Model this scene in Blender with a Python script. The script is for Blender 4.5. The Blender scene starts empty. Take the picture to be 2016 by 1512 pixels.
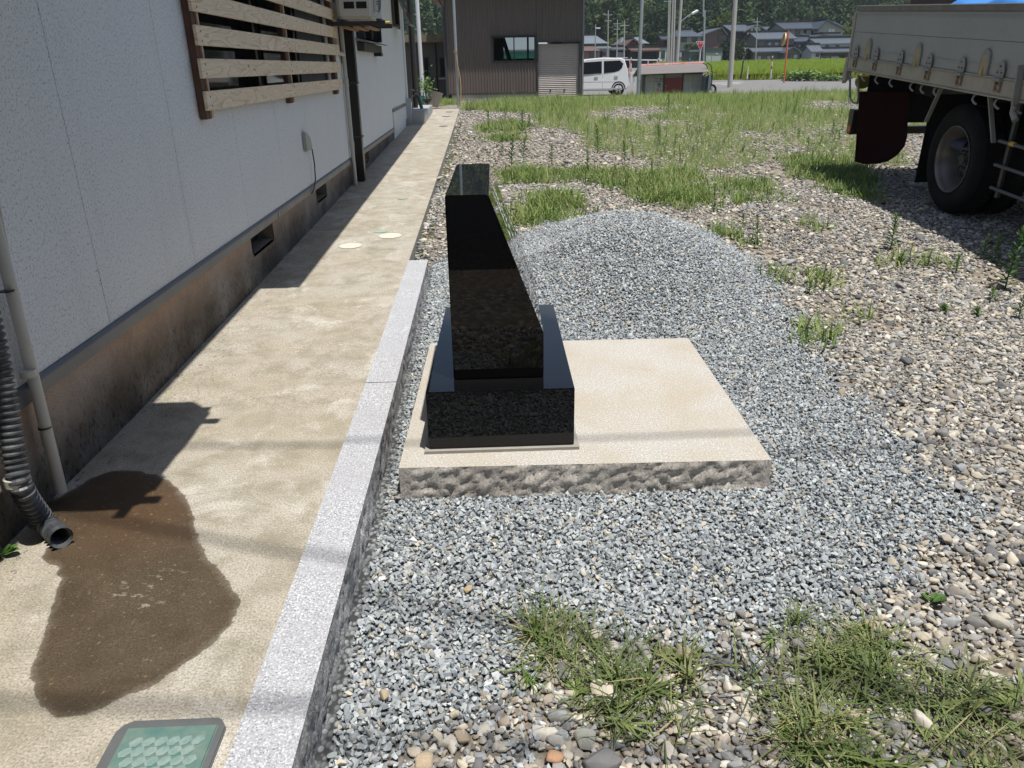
import bpy, bmesh, math, random
import numpy as np
from mathutils import Vector, Matrix, noise as mnoise
random.seed(7); rng = np.random.default_rng(7)
S = bpy.context.scene

# ------------------------------------------------------------------ camera
H = 1.35
CX, CY, FP = 1008.0, 756.0, 1512.0
def _n(v): return v/np.linalg.norm(v)
_down = _n(np.array([1077-CX, 4400-CY, FP])); _fw = np.array([950-CX, 130-CY, FP])
_Y = _n(_fw-_down*_fw.dot(_down)); _Z = -_down; _X = np.cross(_Y, _Z)
R = np.array([_X, _Y, _Z])
cam = bpy.data.cameras.new('camera'); cam.sensor_width = 36; cam.lens = 27.0
cam.clip_start = 0.05; cam.clip_end = 2000
camo = bpy.data.objects.new('camera', cam); S.collection.objects.link(camo); S.camera = camo
_m = Matrix([[R[i, 0], -R[i, 1], -R[i, 2], 0] for i in range(3)]+[[0, 0, 0, 1]])
_m.translation = (0, 0, H); camo.matrix_world = _m
S.render.resolution_x = 1024; S.render.resolution_y = 768

# ------------------------------------------------------------------ light
SUN = Vector((0.17, -0.19, 1.0)).normalized()
el = math.asin(SUN.z); az = math.atan2(SUN.x, SUN.y)
W = bpy.data.worlds.new('World'); S.world = W; W.use_nodes = True
wn = W.node_tree; wn.nodes.clear()
sky = wn.nodes.new('ShaderNodeTexSky'); sky.sky_type = 'NISHITA'; sky.sun_disc = False
sky.sun_elevation = el; sky.sun_rotation = az; sky.dust_density = 1.0; sky.air_density = 1.0
tc = wn.nodes.new('ShaderNodeTexCoord'); mp = wn.nodes.new('ShaderNodeMapping')
mp.inputs['Scale'].default_value = (1.6, 1.6, 3.5)
cn = wn.nodes.new('ShaderNodeTexNoise'); cn.inputs['Scale'].default_value = 1.7; cn.inputs['Detail'].default_value = 7
cr = wn.nodes.new('ShaderNodeValToRGB'); cr.color_ramp.elements[0].position = .52; cr.color_ramp.elements[1].position = .72
mx = wn.nodes.new('ShaderNodeMixRGB'); mx.inputs[2].default_value = (8.5, 8.8, 9.3, 1)
mm = wn.nodes.new('ShaderNodeMath'); mm.operation = 'MULTIPLY'; mm.inputs[1].default_value = .75
bg = wn.nodes.new('ShaderNodeBackground'); wo = wn.nodes.new('ShaderNodeOutputWorld')
L = wn.links.new
L(tc.outputs['Generated'], mp.inputs[0]); L(mp.outputs[0], cn.inputs['Vector']); L(cn.outputs[0], cr.inputs[0])
L(cr.outputs[0], mm.inputs[0]); L(mm.outputs[0], mx.inputs[0]); L(sky.outputs[0], mx.inputs[1]); L(mx.outputs[0], bg.inputs[0])
bg.inputs['Strength'].default_value = 0.090; L(bg.outputs[0], wo.inputs[0])
sl = bpy.data.lights.new('sun', 'SUN'); sl.energy = 5.0; sl.angle = math.radians(.53); sl.color = (1, .955, .88)
so = bpy.data.objects.new('sun', sl); S.collection.objects.link(so)
so.rotation_euler = SUN.to_track_quat('Z', 'Y').to_euler(); so.location = (2, -3, 30)
S.view_settings.view_transform = 'Standard'; S.view_settings.look = 'None'
S.view_settings.exposure = 0.24; S.view_settings.gamma = 1; S.view_settings.use_curve_mapping = False
S.render.engine = 'CYCLES'
S.cycles.max_bounces = 8; S.cycles.diffuse_bounces = 4; S.cycles.glossy_bounces = 4
S.cycles.transparent_max_bounces = 8

# ------------------------------------------------------------------ measuring helpers (photo pixel -> point of the place)
def ray(u, v): return R @ np.array([u-CX, v-CY, FP])
O3 = np.array([0, 0, H])
def gz(u, v, z=0.0): d = ray(u, v); return O3+d*((z-H)/d[2])
def gx(u, v, x): d = ray(u, v); return O3+d*(x/d[0])
def gy(u, v, y): d = ray(u, v); return O3+d*(y/d[1])
def sm(a, b, x):
    t = np.clip((np.asarray(x, float)-a)/(b-a), 0, 1); return t*t*(3-2*t)
def zp(y):
    t = np.maximum(0, np.asarray(y, float)-3); return .019*t+.0004*t*t
_ty = [0, 19.5, 24, 28, 31, 35, 37, 60, 68, 95, 120, 160, 500]
_tz = [0, .39, .32, .24, .16, -.03, -.05, -.05, -.1, .0, .75, 1.6, 3]
def zT(x, y):
    y = np.asarray(y, float); x = np.asarray(x, float)
    k = sm(2.4, 6.5, y); near = -.12*(1-k)+(zp(y)-.02)*k
    z = np.where(y < 19.5, near, np.interp(y, _ty, _tz))
    return z-.06*sm(1.5, 4, x)*(1-sm(9, 17, y))
def mound(x, y):
    x = np.asarray(x, float); y = np.asarray(y, float)
    r = np.sqrt(((x-1.08)/.92)**2+((y-5.5)/1.5)**2)*(1+.05*np.sin(5*np.arctan2(y-5.5, x-1.08)+1))
    m = .315*(1-sm(.0, 1.1, r))
    r2 = np.sqrt(((x-1.2)/1.2)**2+((y-4.4)/1.6)**2)
    return m+.012*np.sin(x*7+y*3)*np.sin(y*6)*(1-sm(.3, 1.1, r))+.03*(1-sm(.1, 1.0, r2))
def gT(u, v, extra=0.0):
    z = 0.
    for _ in range(12):
        p = gz(u, v, z); z = float(zT(p[0], p[1]))+extra
    return gz(u, v, z)

# ------------------------------------------------------------------ object helpers
C = S.collection
ROOTS = {}
def tag(o, label=None, cat=None, group=None, kind=None):
    if label: o['label'] = label
    if cat: o['category'] = cat
    if group: o['group'] = group
    if kind: o['kind'] = kind
    return o
def thing(name, label, cat, loc=(0, 0, 0), group=None, mat=None):
    o = bpy.data.objects.new(name, None); C.objects.link(o); o.empty_display_size = .1
    if mat is not None: o.matrix_world = mat; ROOTS[o.name] = None
    else: o.location = loc; ROOTS[o.name] = Vector(loc)
    return tag(o, label, cat, group)
def rootloc(o):
    while o.parent: o = o.parent
    return ROOTS.get(o.name)
def link(name, me, parent=None):
    o = bpy.data.objects.new(name, me); C.objects.link(o)
    if parent: o.parent = parent
    return o

class MB:
    def __init__(s): s.v = []; s.f = []
    def add(s, vs, fs):
        n = len(s.v); s.v += [tuple(map(float, p)) for p in vs]; s.f += [tuple(i+n for i in q) for q in fs]; return s
    def box(s, x0, x1, y0, y1, z0, z1):
        if x0 > x1: x0, x1 = x1, x0
        if y0 > y1: y0, y1 = y1, y0
        if z0 > z1: z0, z1 = z1, z0
        return s.add([(x0, y0, z0), (x1, y0, z0), (x1, y1, z0), (x0, y1, z0), (x0, y0, z1), (x1, y0, z1), (x1, y1, z1), (x0, y1, z1)],
                     [(0, 3, 2, 1), (4, 5, 6, 7), (0, 1, 5, 4), (1, 2, 6, 5), (2, 3, 7, 6), (3, 0, 4, 7)])
    def hexa(s, p):  # 8 corners, bottom 4 then top 4
        return s.add(p, [(0, 3, 2, 1), (4, 5, 6, 7), (0, 1, 5, 4), (1, 2, 6, 5), (2, 3, 7, 6), (3, 0, 4, 7)])
    def prism(s, poly, axis, a, b):
        n = len(poly)
        def P(q, t):
            return {'x': (t, q[0], q[1]), 'y': (q[0], t, q[1]), 'z': (q[0], q[1], t)}[axis]
        vs = [P(q, a) for q in poly]+[P(q, b) for q in poly]
        fs = [tuple(range(n))[::-1], tuple(range(n, 2*n))]+[(i, (i+1) % n, (i+1) % n+n, i+n) for i in range(n)]
        return s.add(vs, fs)
    def tube(s, pts, r, n=8, r2=None, cap=True):
        pts = [Vector(p) for p in pts]; m = len(pts)
        rs = [r if r2 is None else r+(r2-r)*i/(m-1) for i in range(m)] if not isinstance(r, (list, tuple)) else r
        vs = []; up = None
        for i, p in enumerate(pts):
            t = (pts[min(i+1, m-1)]-pts[max(i-1, 0)]).normalized()
            if up is None: up = t.cross(Vector((0, 0, 1)) if abs(t.z) < .9 else Vector((1, 0, 0))).normalized()
            a = (up-t*up.dot(t)).normalized(); b = t.cross(a).normalized(); up = a
            for k in range(n):
                an = 2*math.pi*k/n; vs.append(p+a*(math.cos(an)*rs[i])+b*(math.sin(an)*rs[i]))
        fs = [(i*n+k, i*n+(k+1) % n, (i+1)*n+(k+1) % n, (i+1)*n+k) for i in range(m-1) for k in range(n)]
        if cap: fs += [tuple(range(n))[::-1], tuple(range((m-1)*n, m*n))]
        return s.add(vs, fs)
    def bar(s, p, q, w, h):
        p = Vector(p); q = Vector(q); t = (q-p).normalized()
        a = t.cross(Vector((0, 0, 1)));  a = a.normalized() if a.length > .05 else Vector((1, 0, 0)); b = a.cross(t).normalized()
        c = [(-1, -1), (1, -1), (1, 1), (-1, 1)]
        return s.hexa([p+a*(w/2*i)+b*(h/2*j) for i, j in c]+[q+a*(w/2*i)+b*(h/2*j) for i, j in c])
    def lathe(s, prof, c, axis, n=24):   # prof: list of (t, r) along axis vector
        ax = Vector(axis).normalized(); u = ax.orthogonal().normalized(); w = ax.cross(u); c = Vector(c)
        vs = [c+ax*t+(u*math.cos(2*math.pi*k/n)+w*math.sin(2*math.pi*k/n))*r for t, r in prof for k in range(n)]
        m = len(prof)
        fs = [(i*n+k, i*n+(k+1) % n, (i+1)*n+(k+1) % n, (i+1)*n+k) for i in range(m-1) for k in range(n)]
        return s.add(vs, fs)
    def build(s, name, mat, parent=None, smooth=False, bevel=0, local=False, seg=2, label=None):
        me = bpy.data.meshes.new(name); vs = s.v
        if parent is not None and not local:
            rl = rootloc(parent)
            if rl is not None: vs = [(p[0]-rl[0], p[1]-rl[1], p[2]-rl[2]) for p in vs]
        me.from_pydata(vs, [], s.f); me.validate()
        bm = bmesh.new(); bm.from_mesh(me); bmesh.ops.recalc_face_normals(bm, faces=bm.faces)
        if bevel:
            try: bmesh.ops.bevel(bm, geom=[e for e in bm.edges if e.is_manifold and e.calc_face_angle(0) > .5], offset=bevel, segments=seg, affect='EDGES', clamp_overlap=True)
            except Exception: pass
        if smooth:
            for f in bm.faces: f.smooth = True
            for e in bm.edges:
                if e.is_manifold and e.calc_face_angle(0) > .7: e.smooth = False
        bm.to_mesh(me); bm.free()
        if mat: me.materials.append(mat)
        o = link(name, me, parent)
        if label: o['label'] = label
        return o
def npmesh(name, V, F, mat, parent=None, smooth=False):
    V = np.asarray(V, np.float32).reshape(-1, 3); F = np.asarray(F, np.int32); k = F.shape[1]; me = bpy.data.meshes.new(name)
    me.vertices.add(len(V)); me.vertices.foreach_set('co', V.ravel())
    me.loops.add(F.size); me.loops.foreach_set('vertex_index', F.ravel())
    me.polygons.add(len(F)); me.polygons.foreach_set('loop_start', np.arange(0, F.size, k, dtype=np.int32))
    try: me.polygons.foreach_set('loop_total', np.full(len(F), k, np.int32))
    except Exception: pass
    me.update(calc_edges=True); me.validate()
    if smooth: me.polygons.foreach_set('use_smooth', np.ones(len(F), bool))
    if mat: me.materials.append(mat)
    return link(name, me, parent)
def gridmesh(name, xs, ys, zf, mat, parent=None, smooth=True):
    Xg, Yg = np.meshgrid(xs, ys); Zg = zf(Xg, Yg); nx = len(xs)
    V = np.stack([Xg, Yg, Zg], -1).reshape(-1, 3)
    i, j = np.meshgrid(np.arange(nx-1), np.arange(len(ys)-1)); a = (j*nx+i).ravel()
    return npmesh(name, V, np.stack([a, a+1, a+nx+1, a+nx], 1), mat, parent, smooth)
def inpoly(px, py, poly):
    px = np.asarray(px); py = np.asarray(py); r = np.zeros(px.shape, bool); n = len(poly)
    for i in range(n):
        x1, y1 = poly[i][:2]; x2, y2 = poly[(i+1) % n][:2]
        c = ((y1 > py) != (y2 > py)) & (px < (x2-x1)*(py-y1)/((y2-y1) if y2 != y1 else 1e-9)+x1); r ^= c
    return r
def sdist(px, py, poly):
    d = np.full(np.shape(px), 1e9); n = len(poly)
    for i in range(n):
        a = np.array(poly[i][:2]); b = np.array(poly[(i+1) % n][:2]); ab = b-a
        t = np.clip(((px-a[0])*ab[0]+(py-a[1])*ab[1])/max(ab.dot(ab), 1e-12), 0, 1)
        d = np.minimum(d, np.hypot(px-a[0]-t*ab[0], py-a[1]-t*ab[1]))
    return np.where(inpoly(px, py, poly), -d, d)

# ------------------------------------------------------------------ materials
def mk(name):
    m = bpy.data.materials.new(name); m.use_nodes = True; nt = m.node_tree; b = nt.nodes['Principled BSDF']; return m, nt, b
def nd(nt, t, inp=None, **props):
    n = nt.nodes.new(t)
    for k, v in props.items(): setattr(n, k, v)
    for k, v in (inp or {}).items():
        if isinstance(v, bpy.types.NodeSocket): nt.links.new(v, n.inputs[k])
        else:
            if isinstance(v, tuple) and len(v) == 3 and n.inputs[k].type == 'RGBA': v = (*v, 1)
            n.inputs[k].default_value = v
    return n
def coord(nt, kind='Object'): return nt.nodes.new('ShaderNodeTexCoord').outputs[kind]
def noise(nt, vec, scale, detail=4, rough=.55, dist=0): return nd(nt, 'ShaderNodeTexNoise', {'Vector': vec, 'Scale': scale, 'Detail': detail, 'Roughness': rough, 'Distortion': dist}).outputs[0]
def ramp(nt, fac, stops):
    n = nd(nt, 'ShaderNodeValToRGB', {0: fac}); e = n.color_ramp.elements
    while len(e) < len(stops): e.new(.5)
    for i, (p, c) in enumerate(stops):
        e[i].position = p; e[i].color = (c, c, c, 1) if isinstance(c, (int, float)) else (*c, 1)
    return n.outputs[0]
def mixc(nt, f, a, b, mode='MIX'): return nd(nt, 'ShaderNodeMixRGB', {0: f, 1: a, 2: b}, blend_type=mode).outputs[0]
def math_(nt, op, a, b=0.): return nd(nt, 'ShaderNodeMath', {0: a, 1: b}, operation=op).outputs[0]
def bumpn(nt, b, h, strength=.3, dist=.01):
    n = nd(nt, 'ShaderNodeBump', {'Height': h, 'Strength': strength, 'Distance': dist}); nt.links.new(n.outputs[0], b.inputs['Normal'])
def setc(nt, b, c):
    if isinstance(c, bpy.types.NodeSocket): nt.links.new(c, b.inputs['Base Color'])
    else: b.inputs['Base Color'].default_value = (*c, 1)
def plain(name, col, rough=.6, var=.25, scale=6, bump=0., bs=60, metal=0., col2=None, spec=.5, stretch=None, fine=True):
    m, nt, b = mk(name); co = coord(nt)
    if stretch: co = nd(nt, 'ShaderNodeMapping', {0: co, 'Scale': stretch}).outputs[0]
    c2 = col2 or tuple(x*(1-var) for x in col); n1 = noise(nt, co, scale, 6, .6)
    c = mixc(nt, ramp(nt, n1, [(.35, 0.), (.68, 1.)]), col, c2)
    if fine: c = mixc(nt, .35, c, mixc(nt, noise(nt, co, scale*14, 3), tuple(x*.75 for x in col), tuple(min(1, x*1.15) for x in col)))
    setc(nt, b, c); b.inputs['Metallic'].default_value = metal; b.inputs['Specular IOR Level'].default_value = spec
    nt.links.new(math_(nt, 'ADD', math_(nt, 'MULTIPLY', n1, .2), rough-.1), b.inputs['Roughness'])
    if bump: bumpn(nt, b, noise(nt, co, bs, 4), bump, .005)
    return m
def glass_dark(name='window_glass', col=(.012, .015, .018)):
    m, nt, b = mk(name); setc(nt, b, col); b.inputs['Roughness'].default_value = .04; b.inputs['IOR'].default_value = 1.5; return m
M = {}
M['white'] = plain('white_paint', (.72, .73, .73), .4); M['cream'] = plain('cream_plastic', (.50, .49, .44), .45, .12)
M['black'] = plain('black_paint', (.018, .017, .016), .35, .2); M['rubber'] = plain('rubber', (.009, .009, .0095), .85, .3, bump=.2, spec=.2)
M['glass'] = glass_dark(); M['dark'] = plain('dark_void', (.006, .006, .007), .8)
M['steel'] = plain('galvanised_steel', (.42, .45, .47), .4, .2, 9, metal=.6); M['iron'] = plain('dark_iron', (.05, .05, .055), .5, .3)
M['trim'] = plain('grey_trim', (.115, .118, .125), .4, .12); M['conc'] = plain('concrete', (.38, .37, .34), .85, .3, 3, .4, 80)
M['pole'] = plain('pole_concrete', (.42, .40, .37), .85, .15, 2, .2, 40)
M['brownwood'] = plain('stained_wood', (.125, .062, .042), .6, .35, 5, .2, 60, stretch=(8, 8, .8))
M['red'] = plain('red_paint', (.42, .03, .03), .5); M['orange'] = plain('orange_paint', (.62, .16, .05), .5, .2)
M['blue'] = plain('blue_tarp', (.04, .22, .62), .4); M['yellow'] = plain('yellow_paint', (.6, .42, .04), .5)
M['graymetal'] = plain('grey_metal', (.20, .21, .22), .45, .2, 5)

def mat_path():
    m, nt, b = mk('path_concrete'); co = coord(nt)
    big = noise(nt, co, 1.6, 5, .6); mid = noise(nt, co, 7, 6, .65, .3); fine = noise(nt, co, 160, 3, .7); fine2 = noise(nt, co, 55, 4, .7)
    c = mixc(nt, ramp(nt, big, [(.35, 0.), (.65, 1.)]), (.37, .325, .25), (.42, .395, .35))
    c = mixc(nt, ramp(nt, mid, [(.32, 1.), (.56, 0.)]), c, (.255, .235, .175))
    c = mixc(nt, ramp(nt, noise(nt, co, 2.7, 7, .7, .6), [(.54, 0.), (.66, .65)]), c, (.60, .575, .53))
    c = mixc(nt, ramp(nt, fine, [(.34, .85), (.54, 0.)]), c, (.17, .145, .105))
    c = mixc(nt, ramp(nt, fine, [(.58, 0.), (.7, .5)]), c, (.66, .62, .54))
    # black mould flecks close to the house foot
    sx = nd(nt, 'ShaderNodeSeparateXYZ', {0: co})
    near = ramp(nt, math_(nt, 'ADD', sx.outputs[0], math_(nt, 'ADD', 1.52, math_(nt, 'MULTIPLY', mid, .25))), [(.12, 1.), (.42, 0.)])
    st = nd(nt, 'ShaderNodeMapping', {0: co, 'Scale': (1, .45, 1)}).outputs[0]
    fl = ramp(nt, noise(nt, st, 55, 3, .75), [(.6, 0.), (.66, 1.)])
    c = mixc(nt, math_(nt, 'MULTIPLY', near, fl), c, (.02, .018, .016))
    wet = nd(nt, 'ShaderNodeAttribute', attribute_name='wet').outputs['Fac']
    w = math_(nt, 'ADD', wet, math_(nt, 'MULTIPLY', math_(nt, 'SUBTRACT', noise(nt, co, 14, 5, .6), .5), .05))
    wm = ramp(nt, math_(nt, 'ADD', math_(nt, 'MULTIPLY', w, 10.), .5), [(.30, 1.), (.44, .88), (.50, .78), (.53, .12), (.62, 0.)])
    scr = ramp(nt, noise(nt, nd(nt, 'ShaderNodeMapping', {0: co, 'Scale': (9, 20, 1), 'Rotation': (0, 0, .5)}).outputs[0], 2.2, 5, .7), [(.57, 0.), (.64, .8)])
    dpt = nd(nt, 'ShaderNodeVectorMath', {0: co, 1: (-.985, 1.83, 0)}, operation='DISTANCE').outputs['Value']
    scm = math_(nt, 'MULTIPLY', scr, ramp(nt, dpt, [(.04, 1.), (.14, 0.)]))
    wm = math_(nt, 'MULTIPLY', wm, math_(nt, 'SUBTRACT', 1., scm))
    rust = ramp(nt, nd(nt, 'ShaderNodeVectorMath', {0: co, 1: (-1.18, 2.22, 0)}, operation='DISTANCE').outputs['Value'], [(.03, .9), (.36, 0.)])
    wc = mixc(nt, math_(nt, 'MULTIPLY', rust, .8), mixc(nt, .97, c, (.17, .125, .075), 'MULTIPLY'), (.07, .034, .012))
    wc = mixc(nt, ramp(nt, fine2, [(.60, 0.), (.70, .8)]), wc, (.22, .16, .085))
    c = mixc(nt, wm, c, wc); setc(nt, b, c)
    nt.links.new(math_(nt, 'SUBTRACT', .9, math_(nt, 'MULTIPLY', wm, .32)), b.inputs['Roughness'])
    bumpn(nt, b, math_(nt, 'ADD', fine, math_(nt, 'MULTIPLY', mid, .6)), .5, .004); return m
M['path'] = mat_path()
def mat_granite(name, base, dark, light, scale=260, amp=.5, stain=None):
    m, nt, b = mk(name); co = coord(nt)
    v = noise(nt, co, scale*1.2, 2, .7); v2 = noise(nt, co, scale*.85, 2, .6)
    c = mixc(nt, ramp(nt, v, [(.36, amp), (.48, 0.)]), base, dark); c = mixc(nt, ramp(nt, v2, [(.52, 0.), (.66, amp)]), c, light)
    c = mixc(nt, ramp(nt, noise(nt, co, 3, 4), [(.4, 0.), (.66, .5)]), c, stain or dark)
    setc(nt, b, c); b.inputs['Roughness'].default_value = .85; bumpn(nt, b, v2, .3, .003); return m
M['kerb'] = mat_granite('kerb_granite', (.365, .375, .40), (.09, .09, .105), (.68, .68, .71), 190, .9, (.34, .34, .36))
M['kerbrough'] = mat_granite('kerb_split_granite', (.30, .30, .31), (.06, .06, .06), (.6, .6, .62), 150, .8)
M['slab'] = mat_granite('slab_granite', (.42, .40, .365), (.19, .175, .15), (.58, .565, .53), 150, .95, (.36, .30, .21))
M['slabrough'] = mat_granite('slab_split_granite', (.56, .52, .47), (.20, .18, .16), (.78, .74, .68), 110, .9)
def mat_black_granite():
    m, nt, b = mk('polished_black_granite'); co = coord(nt)
    setc(nt, b, mixc(nt, noise(nt, co, 400, 2), (.0035, .0035, .004), (.007, .007, .008)))
    b.inputs['Roughness'].default_value = .015; b.inputs['IOR'].default_value = 1.39; return m
M['bgran'] = mat_black_granite()
def mat_siding():
    m, nt, b = mk('speckled_siding'); co = coord(nt)
    s = noise(nt, nd(nt, 'ShaderNodeMapping', {0: co, 'Scale': (1, 1, .55)}).outputs[0], 170, 2, .6)
    s2 = noise(nt, co, 95, 3, .6)
    c = mixc(nt, noise(nt, co, 1.2, 4), (.65, .665, .68), (.71, .72, .725))
    c = mixc(nt, ramp(nt, s, [(.33, 1.), (.39, 0.)]), c, (.17, .17, .18)); c = mixc(nt, ramp(nt, s2, [(.34, .5), (.48, 0.)]), c, (.33, .33, .35))
    sz = nd(nt, 'ShaderNodeSeparateXYZ', {0: co}).outputs[2]
    drip = ramp(nt, noise(nt, nd(nt, 'ShaderNodeMapping', {0: co, 'Scale': (3, 3, .35)}).outputs[0], 2, 5), [(.55, 0.), (.78, .16)])
    c = mixc(nt, drip, c, (.38, .35, .30))
    setc(nt, b, c); b.inputs['Roughness'].default_value = .8; bumpn(nt, b, s2, .12, .003); return m
M['siding'] = mat_siding()
def mat_foundation():
    m, nt, b = mk('stained_bouncelit_foundation'); co = coord(nt)
    n1 = noise(nt, co, 6, 8, .75); h = nd(nt, 'ShaderNodeAttribute', attribute_name='hgt').outputs['Fac']
    k = math_(nt, 'ADD', h, math_(nt, 'MULTIPLY', math_(nt, 'SUBTRACT', n1, .5), .22))
    c = ramp(nt, math_(nt, 'MULTIPLY', k, 2.5), [(.0, (.05, .042, .034)), (.35, (.085, .066, .048)), (.62, (.24, .18, .135)), (.90, (.50, .33, .225))])  # dark stained foot; warm top paints in light bounced off the path
    c = mixc(nt, ramp(nt, noise(nt, co, 2.1, 5, .6), [(.45, 0.), (.7, .8)]), c, mixc(nt, .5, c, (.42, .40, .38)))
    fl = ramp(nt, noise(nt, nd(nt, 'ShaderNodeMapping', {0: co, 'Scale': (1, 1, .5)}).outputs[0], 60, 3, .75), [(.55, 0.), (.61, 1.)])
    lo = ramp(nt, h, [(.02, 1.), (.26, .12)])
    c = mixc(nt, math_(nt, 'MULTIPLY', fl, lo), c, (.012, .011, .01))
    c = mixc(nt, ramp(nt, noise(nt, co, 180, 2), [(.35, .4), (.5, 0.)]), c, (.06, .05, .04))
    setc(nt, b, c); b.inputs['Roughness'].default_value = .9; bumpn(nt, b, noise(nt, co, 90, 4), .3, .004); return m
M['found'] = mat_foundation()
def mat_pine():
    m, nt, b = mk('raw_pine_board'); oi = nd(nt, 'ShaderNodeObjectInfo').outputs['Random']; co = coord(nt)
    off = nd(nt, 'ShaderNodeCombineXYZ', {0: math_(nt, 'MULTIPLY', oi, 40.), 1: math_(nt, 'MULTIPLY', oi, 17.), 2: 0.}).outputs[0]
    v = nd(nt, 'ShaderNodeVectorMath', {0: co, 1: off}, operation='ADD').outputs[0]
    st = nd(nt, 'ShaderNodeMapping', {0: v, 'Scale': (1, .8, 6)}).outputs[0]
    f = noise(nt, st, 1.7, 2, .4, .5); ring = math_(nt, 'FRACT', math_(nt, 'MULTIPLY', f, 11.))
    g = ramp(nt, ring, [(0., 0.), (.75, .35), (.93, 1.), (1., 0.)])
    c = mixc(nt, math_(nt, 'MULTIPLY', g, .85), (.80, .67, .51), (.50, .33, .19))
    c = mixc(nt, ramp(nt, noise(nt, nd(nt, 'ShaderNodeMapping', {0: v, 'Scale': (1, 2, 60)}).outputs[0], 3, 3), [(.4, .25), (.6, 0.)]), c, (.5, .38, .25))
    kn = nd(nt, 'ShaderNodeTexVoronoi', {'Vector': nd(nt, 'ShaderNodeMapping', {0: v, 'Scale': (1, 1.2, 3)}).outputs[0], 'Scale': 2.2}).outputs[0]
    c = mixc(nt, ramp(nt, kn, [(.04, .9), (.08, 0.)]), c, (.22, .12, .06))
    setc(nt, b, c); b.inputs['Roughness'].default_value = .65; return m
M['pine'] = mat_pine()
def mat_stone(name, cols, rough=.85):
    m, nt, b = mk(name); r = nd(nt, 'ShaderNodeObjectInfo').outputs['Random']; co = coord(nt)
    c = ramp(nt, r, [(i/len(cols), k) for i, k in enumerate(cols)])
    e = c.node.color_ramp; e.interpolation = 'CONSTANT'
    j = math_(nt, 'FRACT', math_(nt, 'MULTIPLY', r, 37.3))
    c = mixc(nt, 1., c, ramp(nt, j, [(0., .72), (1., 1.18)]), 'MULTIPLY')
    c = mixc(nt, .45, c, mixc(nt, noise(nt, co, 2.2, 4, .7), (.18, .18, .18), (.85, .84, .82)), 'OVERLAY')
    setc(nt, b, c); b.inputs['Roughness'].default_value = rough; b.inputs['Specular IOR Level'].default_value = .3; return m
M['crushed'] = mat_stone('crushed_stone', [(.29, .32, .345), (.39, .42, .435), (.25, .28, .31), (.35, .385, .40), (.48, .495, .50), (.31, .35, .355), (.20, .225, .255), (.42, .445, .465), (.38, .41, .43), (.33, .36, .385), (.31, .335, .36), (.40, .43, .445), (.27, .30, .33), (.44, .40, .33)])
M['pebble'] = mat_stone('river_pebbles', [(.42, .38, .31), (.15, .15, .155), (.54, .51, .45), (.26, .255, .25), (.20, .195, .19), (.42, .38, .31), (.36, .355, .345), (.13, .133, .138), (.50, .47, .41), (.235, .215, .19), (.28, .285, .29), (.40, .36, .30), (.18, .175, .17), (.30, .26, .21), (.30, .31, .32), (.42, .40, .35), (.25, .24, .22)])
def mat_lot():
    m, nt, b = mk('lot_soil'); co = coord(nt); r = nd(nt, 'ShaderNodeAttribute', attribute_name='crush').outputs['Fac']
    sc = {}
    def stones(s):
        vo = nd(nt, 'ShaderNodeTexVoronoi', {'Vector': nd(nt, 'ShaderNodeMapping', {0: co, 'Scale': (1, .8, 0)}).outputs[0], 'Scale': s})
        col = nd(nt, 'ShaderNodeSeparateColor', {0: vo.outputs['Color']}).outputs[0]
        return vo.outputs['Distance'], col
    d1, c1 = stones(30); 
    p = ramp(nt, c1, [(0., (.13, .12, .11)), (.2, (.36, .31, .24)), (.4, (.22, .21, .20)), (.6, (.47, .43, .36)), (.8, (.30, .28, .25))])
    p.node.color_ramp.interpolation = 'CONSTANT'
    p = mixc(nt, ramp(nt, d1, [(.45, 0.), (.75, 1.)]), p, (.10, .085, .065))
    p = mixc(nt, ramp(nt, noise(nt, co, 90, 3), [(.45, .6), (.6, 0.)]), p, (.17, .14, .105))
    p = mixc(nt, ramp(nt, noise(nt, co, 1.1, 4), [(.4, 0.), (.7, .5)]), p, (.25, .2, .14))
    d2, c2 = stones(75)
    q = mixc(nt, c2, (.10, .11, .115), (.26, .28, .285)); q = mixc(nt, ramp(nt, d2, [(.4, 0.), (.7, 1.)]), q, (.04, .04, .042))
    setc(nt, b, mixc(nt, r, p, q)); b.inputs['Roughness'].default_value = .95
    bumpn(nt, b, mixc(nt, r, d1, d2), .8, .012); return m
M['lot'] = mat_lot()
def mat_leaf(name, cols, tr=.25, rough=.6):
    m, nt, b = mk(name); r = nd(nt, 'ShaderNodeObjectInfo').outputs['Random']
    c = ramp(nt, r, [(i/max(1, len(cols)-1), k) for i, k in enumerate(cols)])
    c = mixc(nt, .5, c, mixc(nt, noise(nt, coord(nt), 22, 2), (.33, .33, .33), (.70, .70, .66)), 'OVERLAY')
    setc(nt, b, c); b.inputs['Roughness'].default_value = rough; b.inputs['Specular IOR Level'].default_value = .25
    t = nd(nt, 'ShaderNodeBsdfTranslucent', {0: c}); mxs = nd(nt, 'ShaderNodeMixShader', {0: tr}); 
    nt.links.new(b.outputs[0], mxs.inputs[1]); nt.links.new(t.outputs[0], mxs.inputs[2])
    nt.links.new(mxs.outputs[0], nt.nodes['Material Output'].inputs[0]); return m
M['grass'] = mat_leaf('field_grass', [(.18, .28, .07), (.32, .38, .14), (.23, .33, .085), (.44, .43, .22), (.16, .26, .06), (.29, .36, .12), (.12, .20, .045)], .35)
M['grassg'] = mat_leaf('short_green_grass', [(.10, .18, .045), (.19, .26, .07), (.12, .20, .05), (.30, .32, .14), (.15, .22, .06)], .3)
M['grassdry'] = mat_leaf('trampled_grass', [(.11, .16, .05), (.16, .21, .06), (.38, .33, .18), (.08, .115, .045), (.13, .18, .055), (.06, .085, .04), (.22, .24, .10), (.10, .14, .05)], .2)
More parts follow.
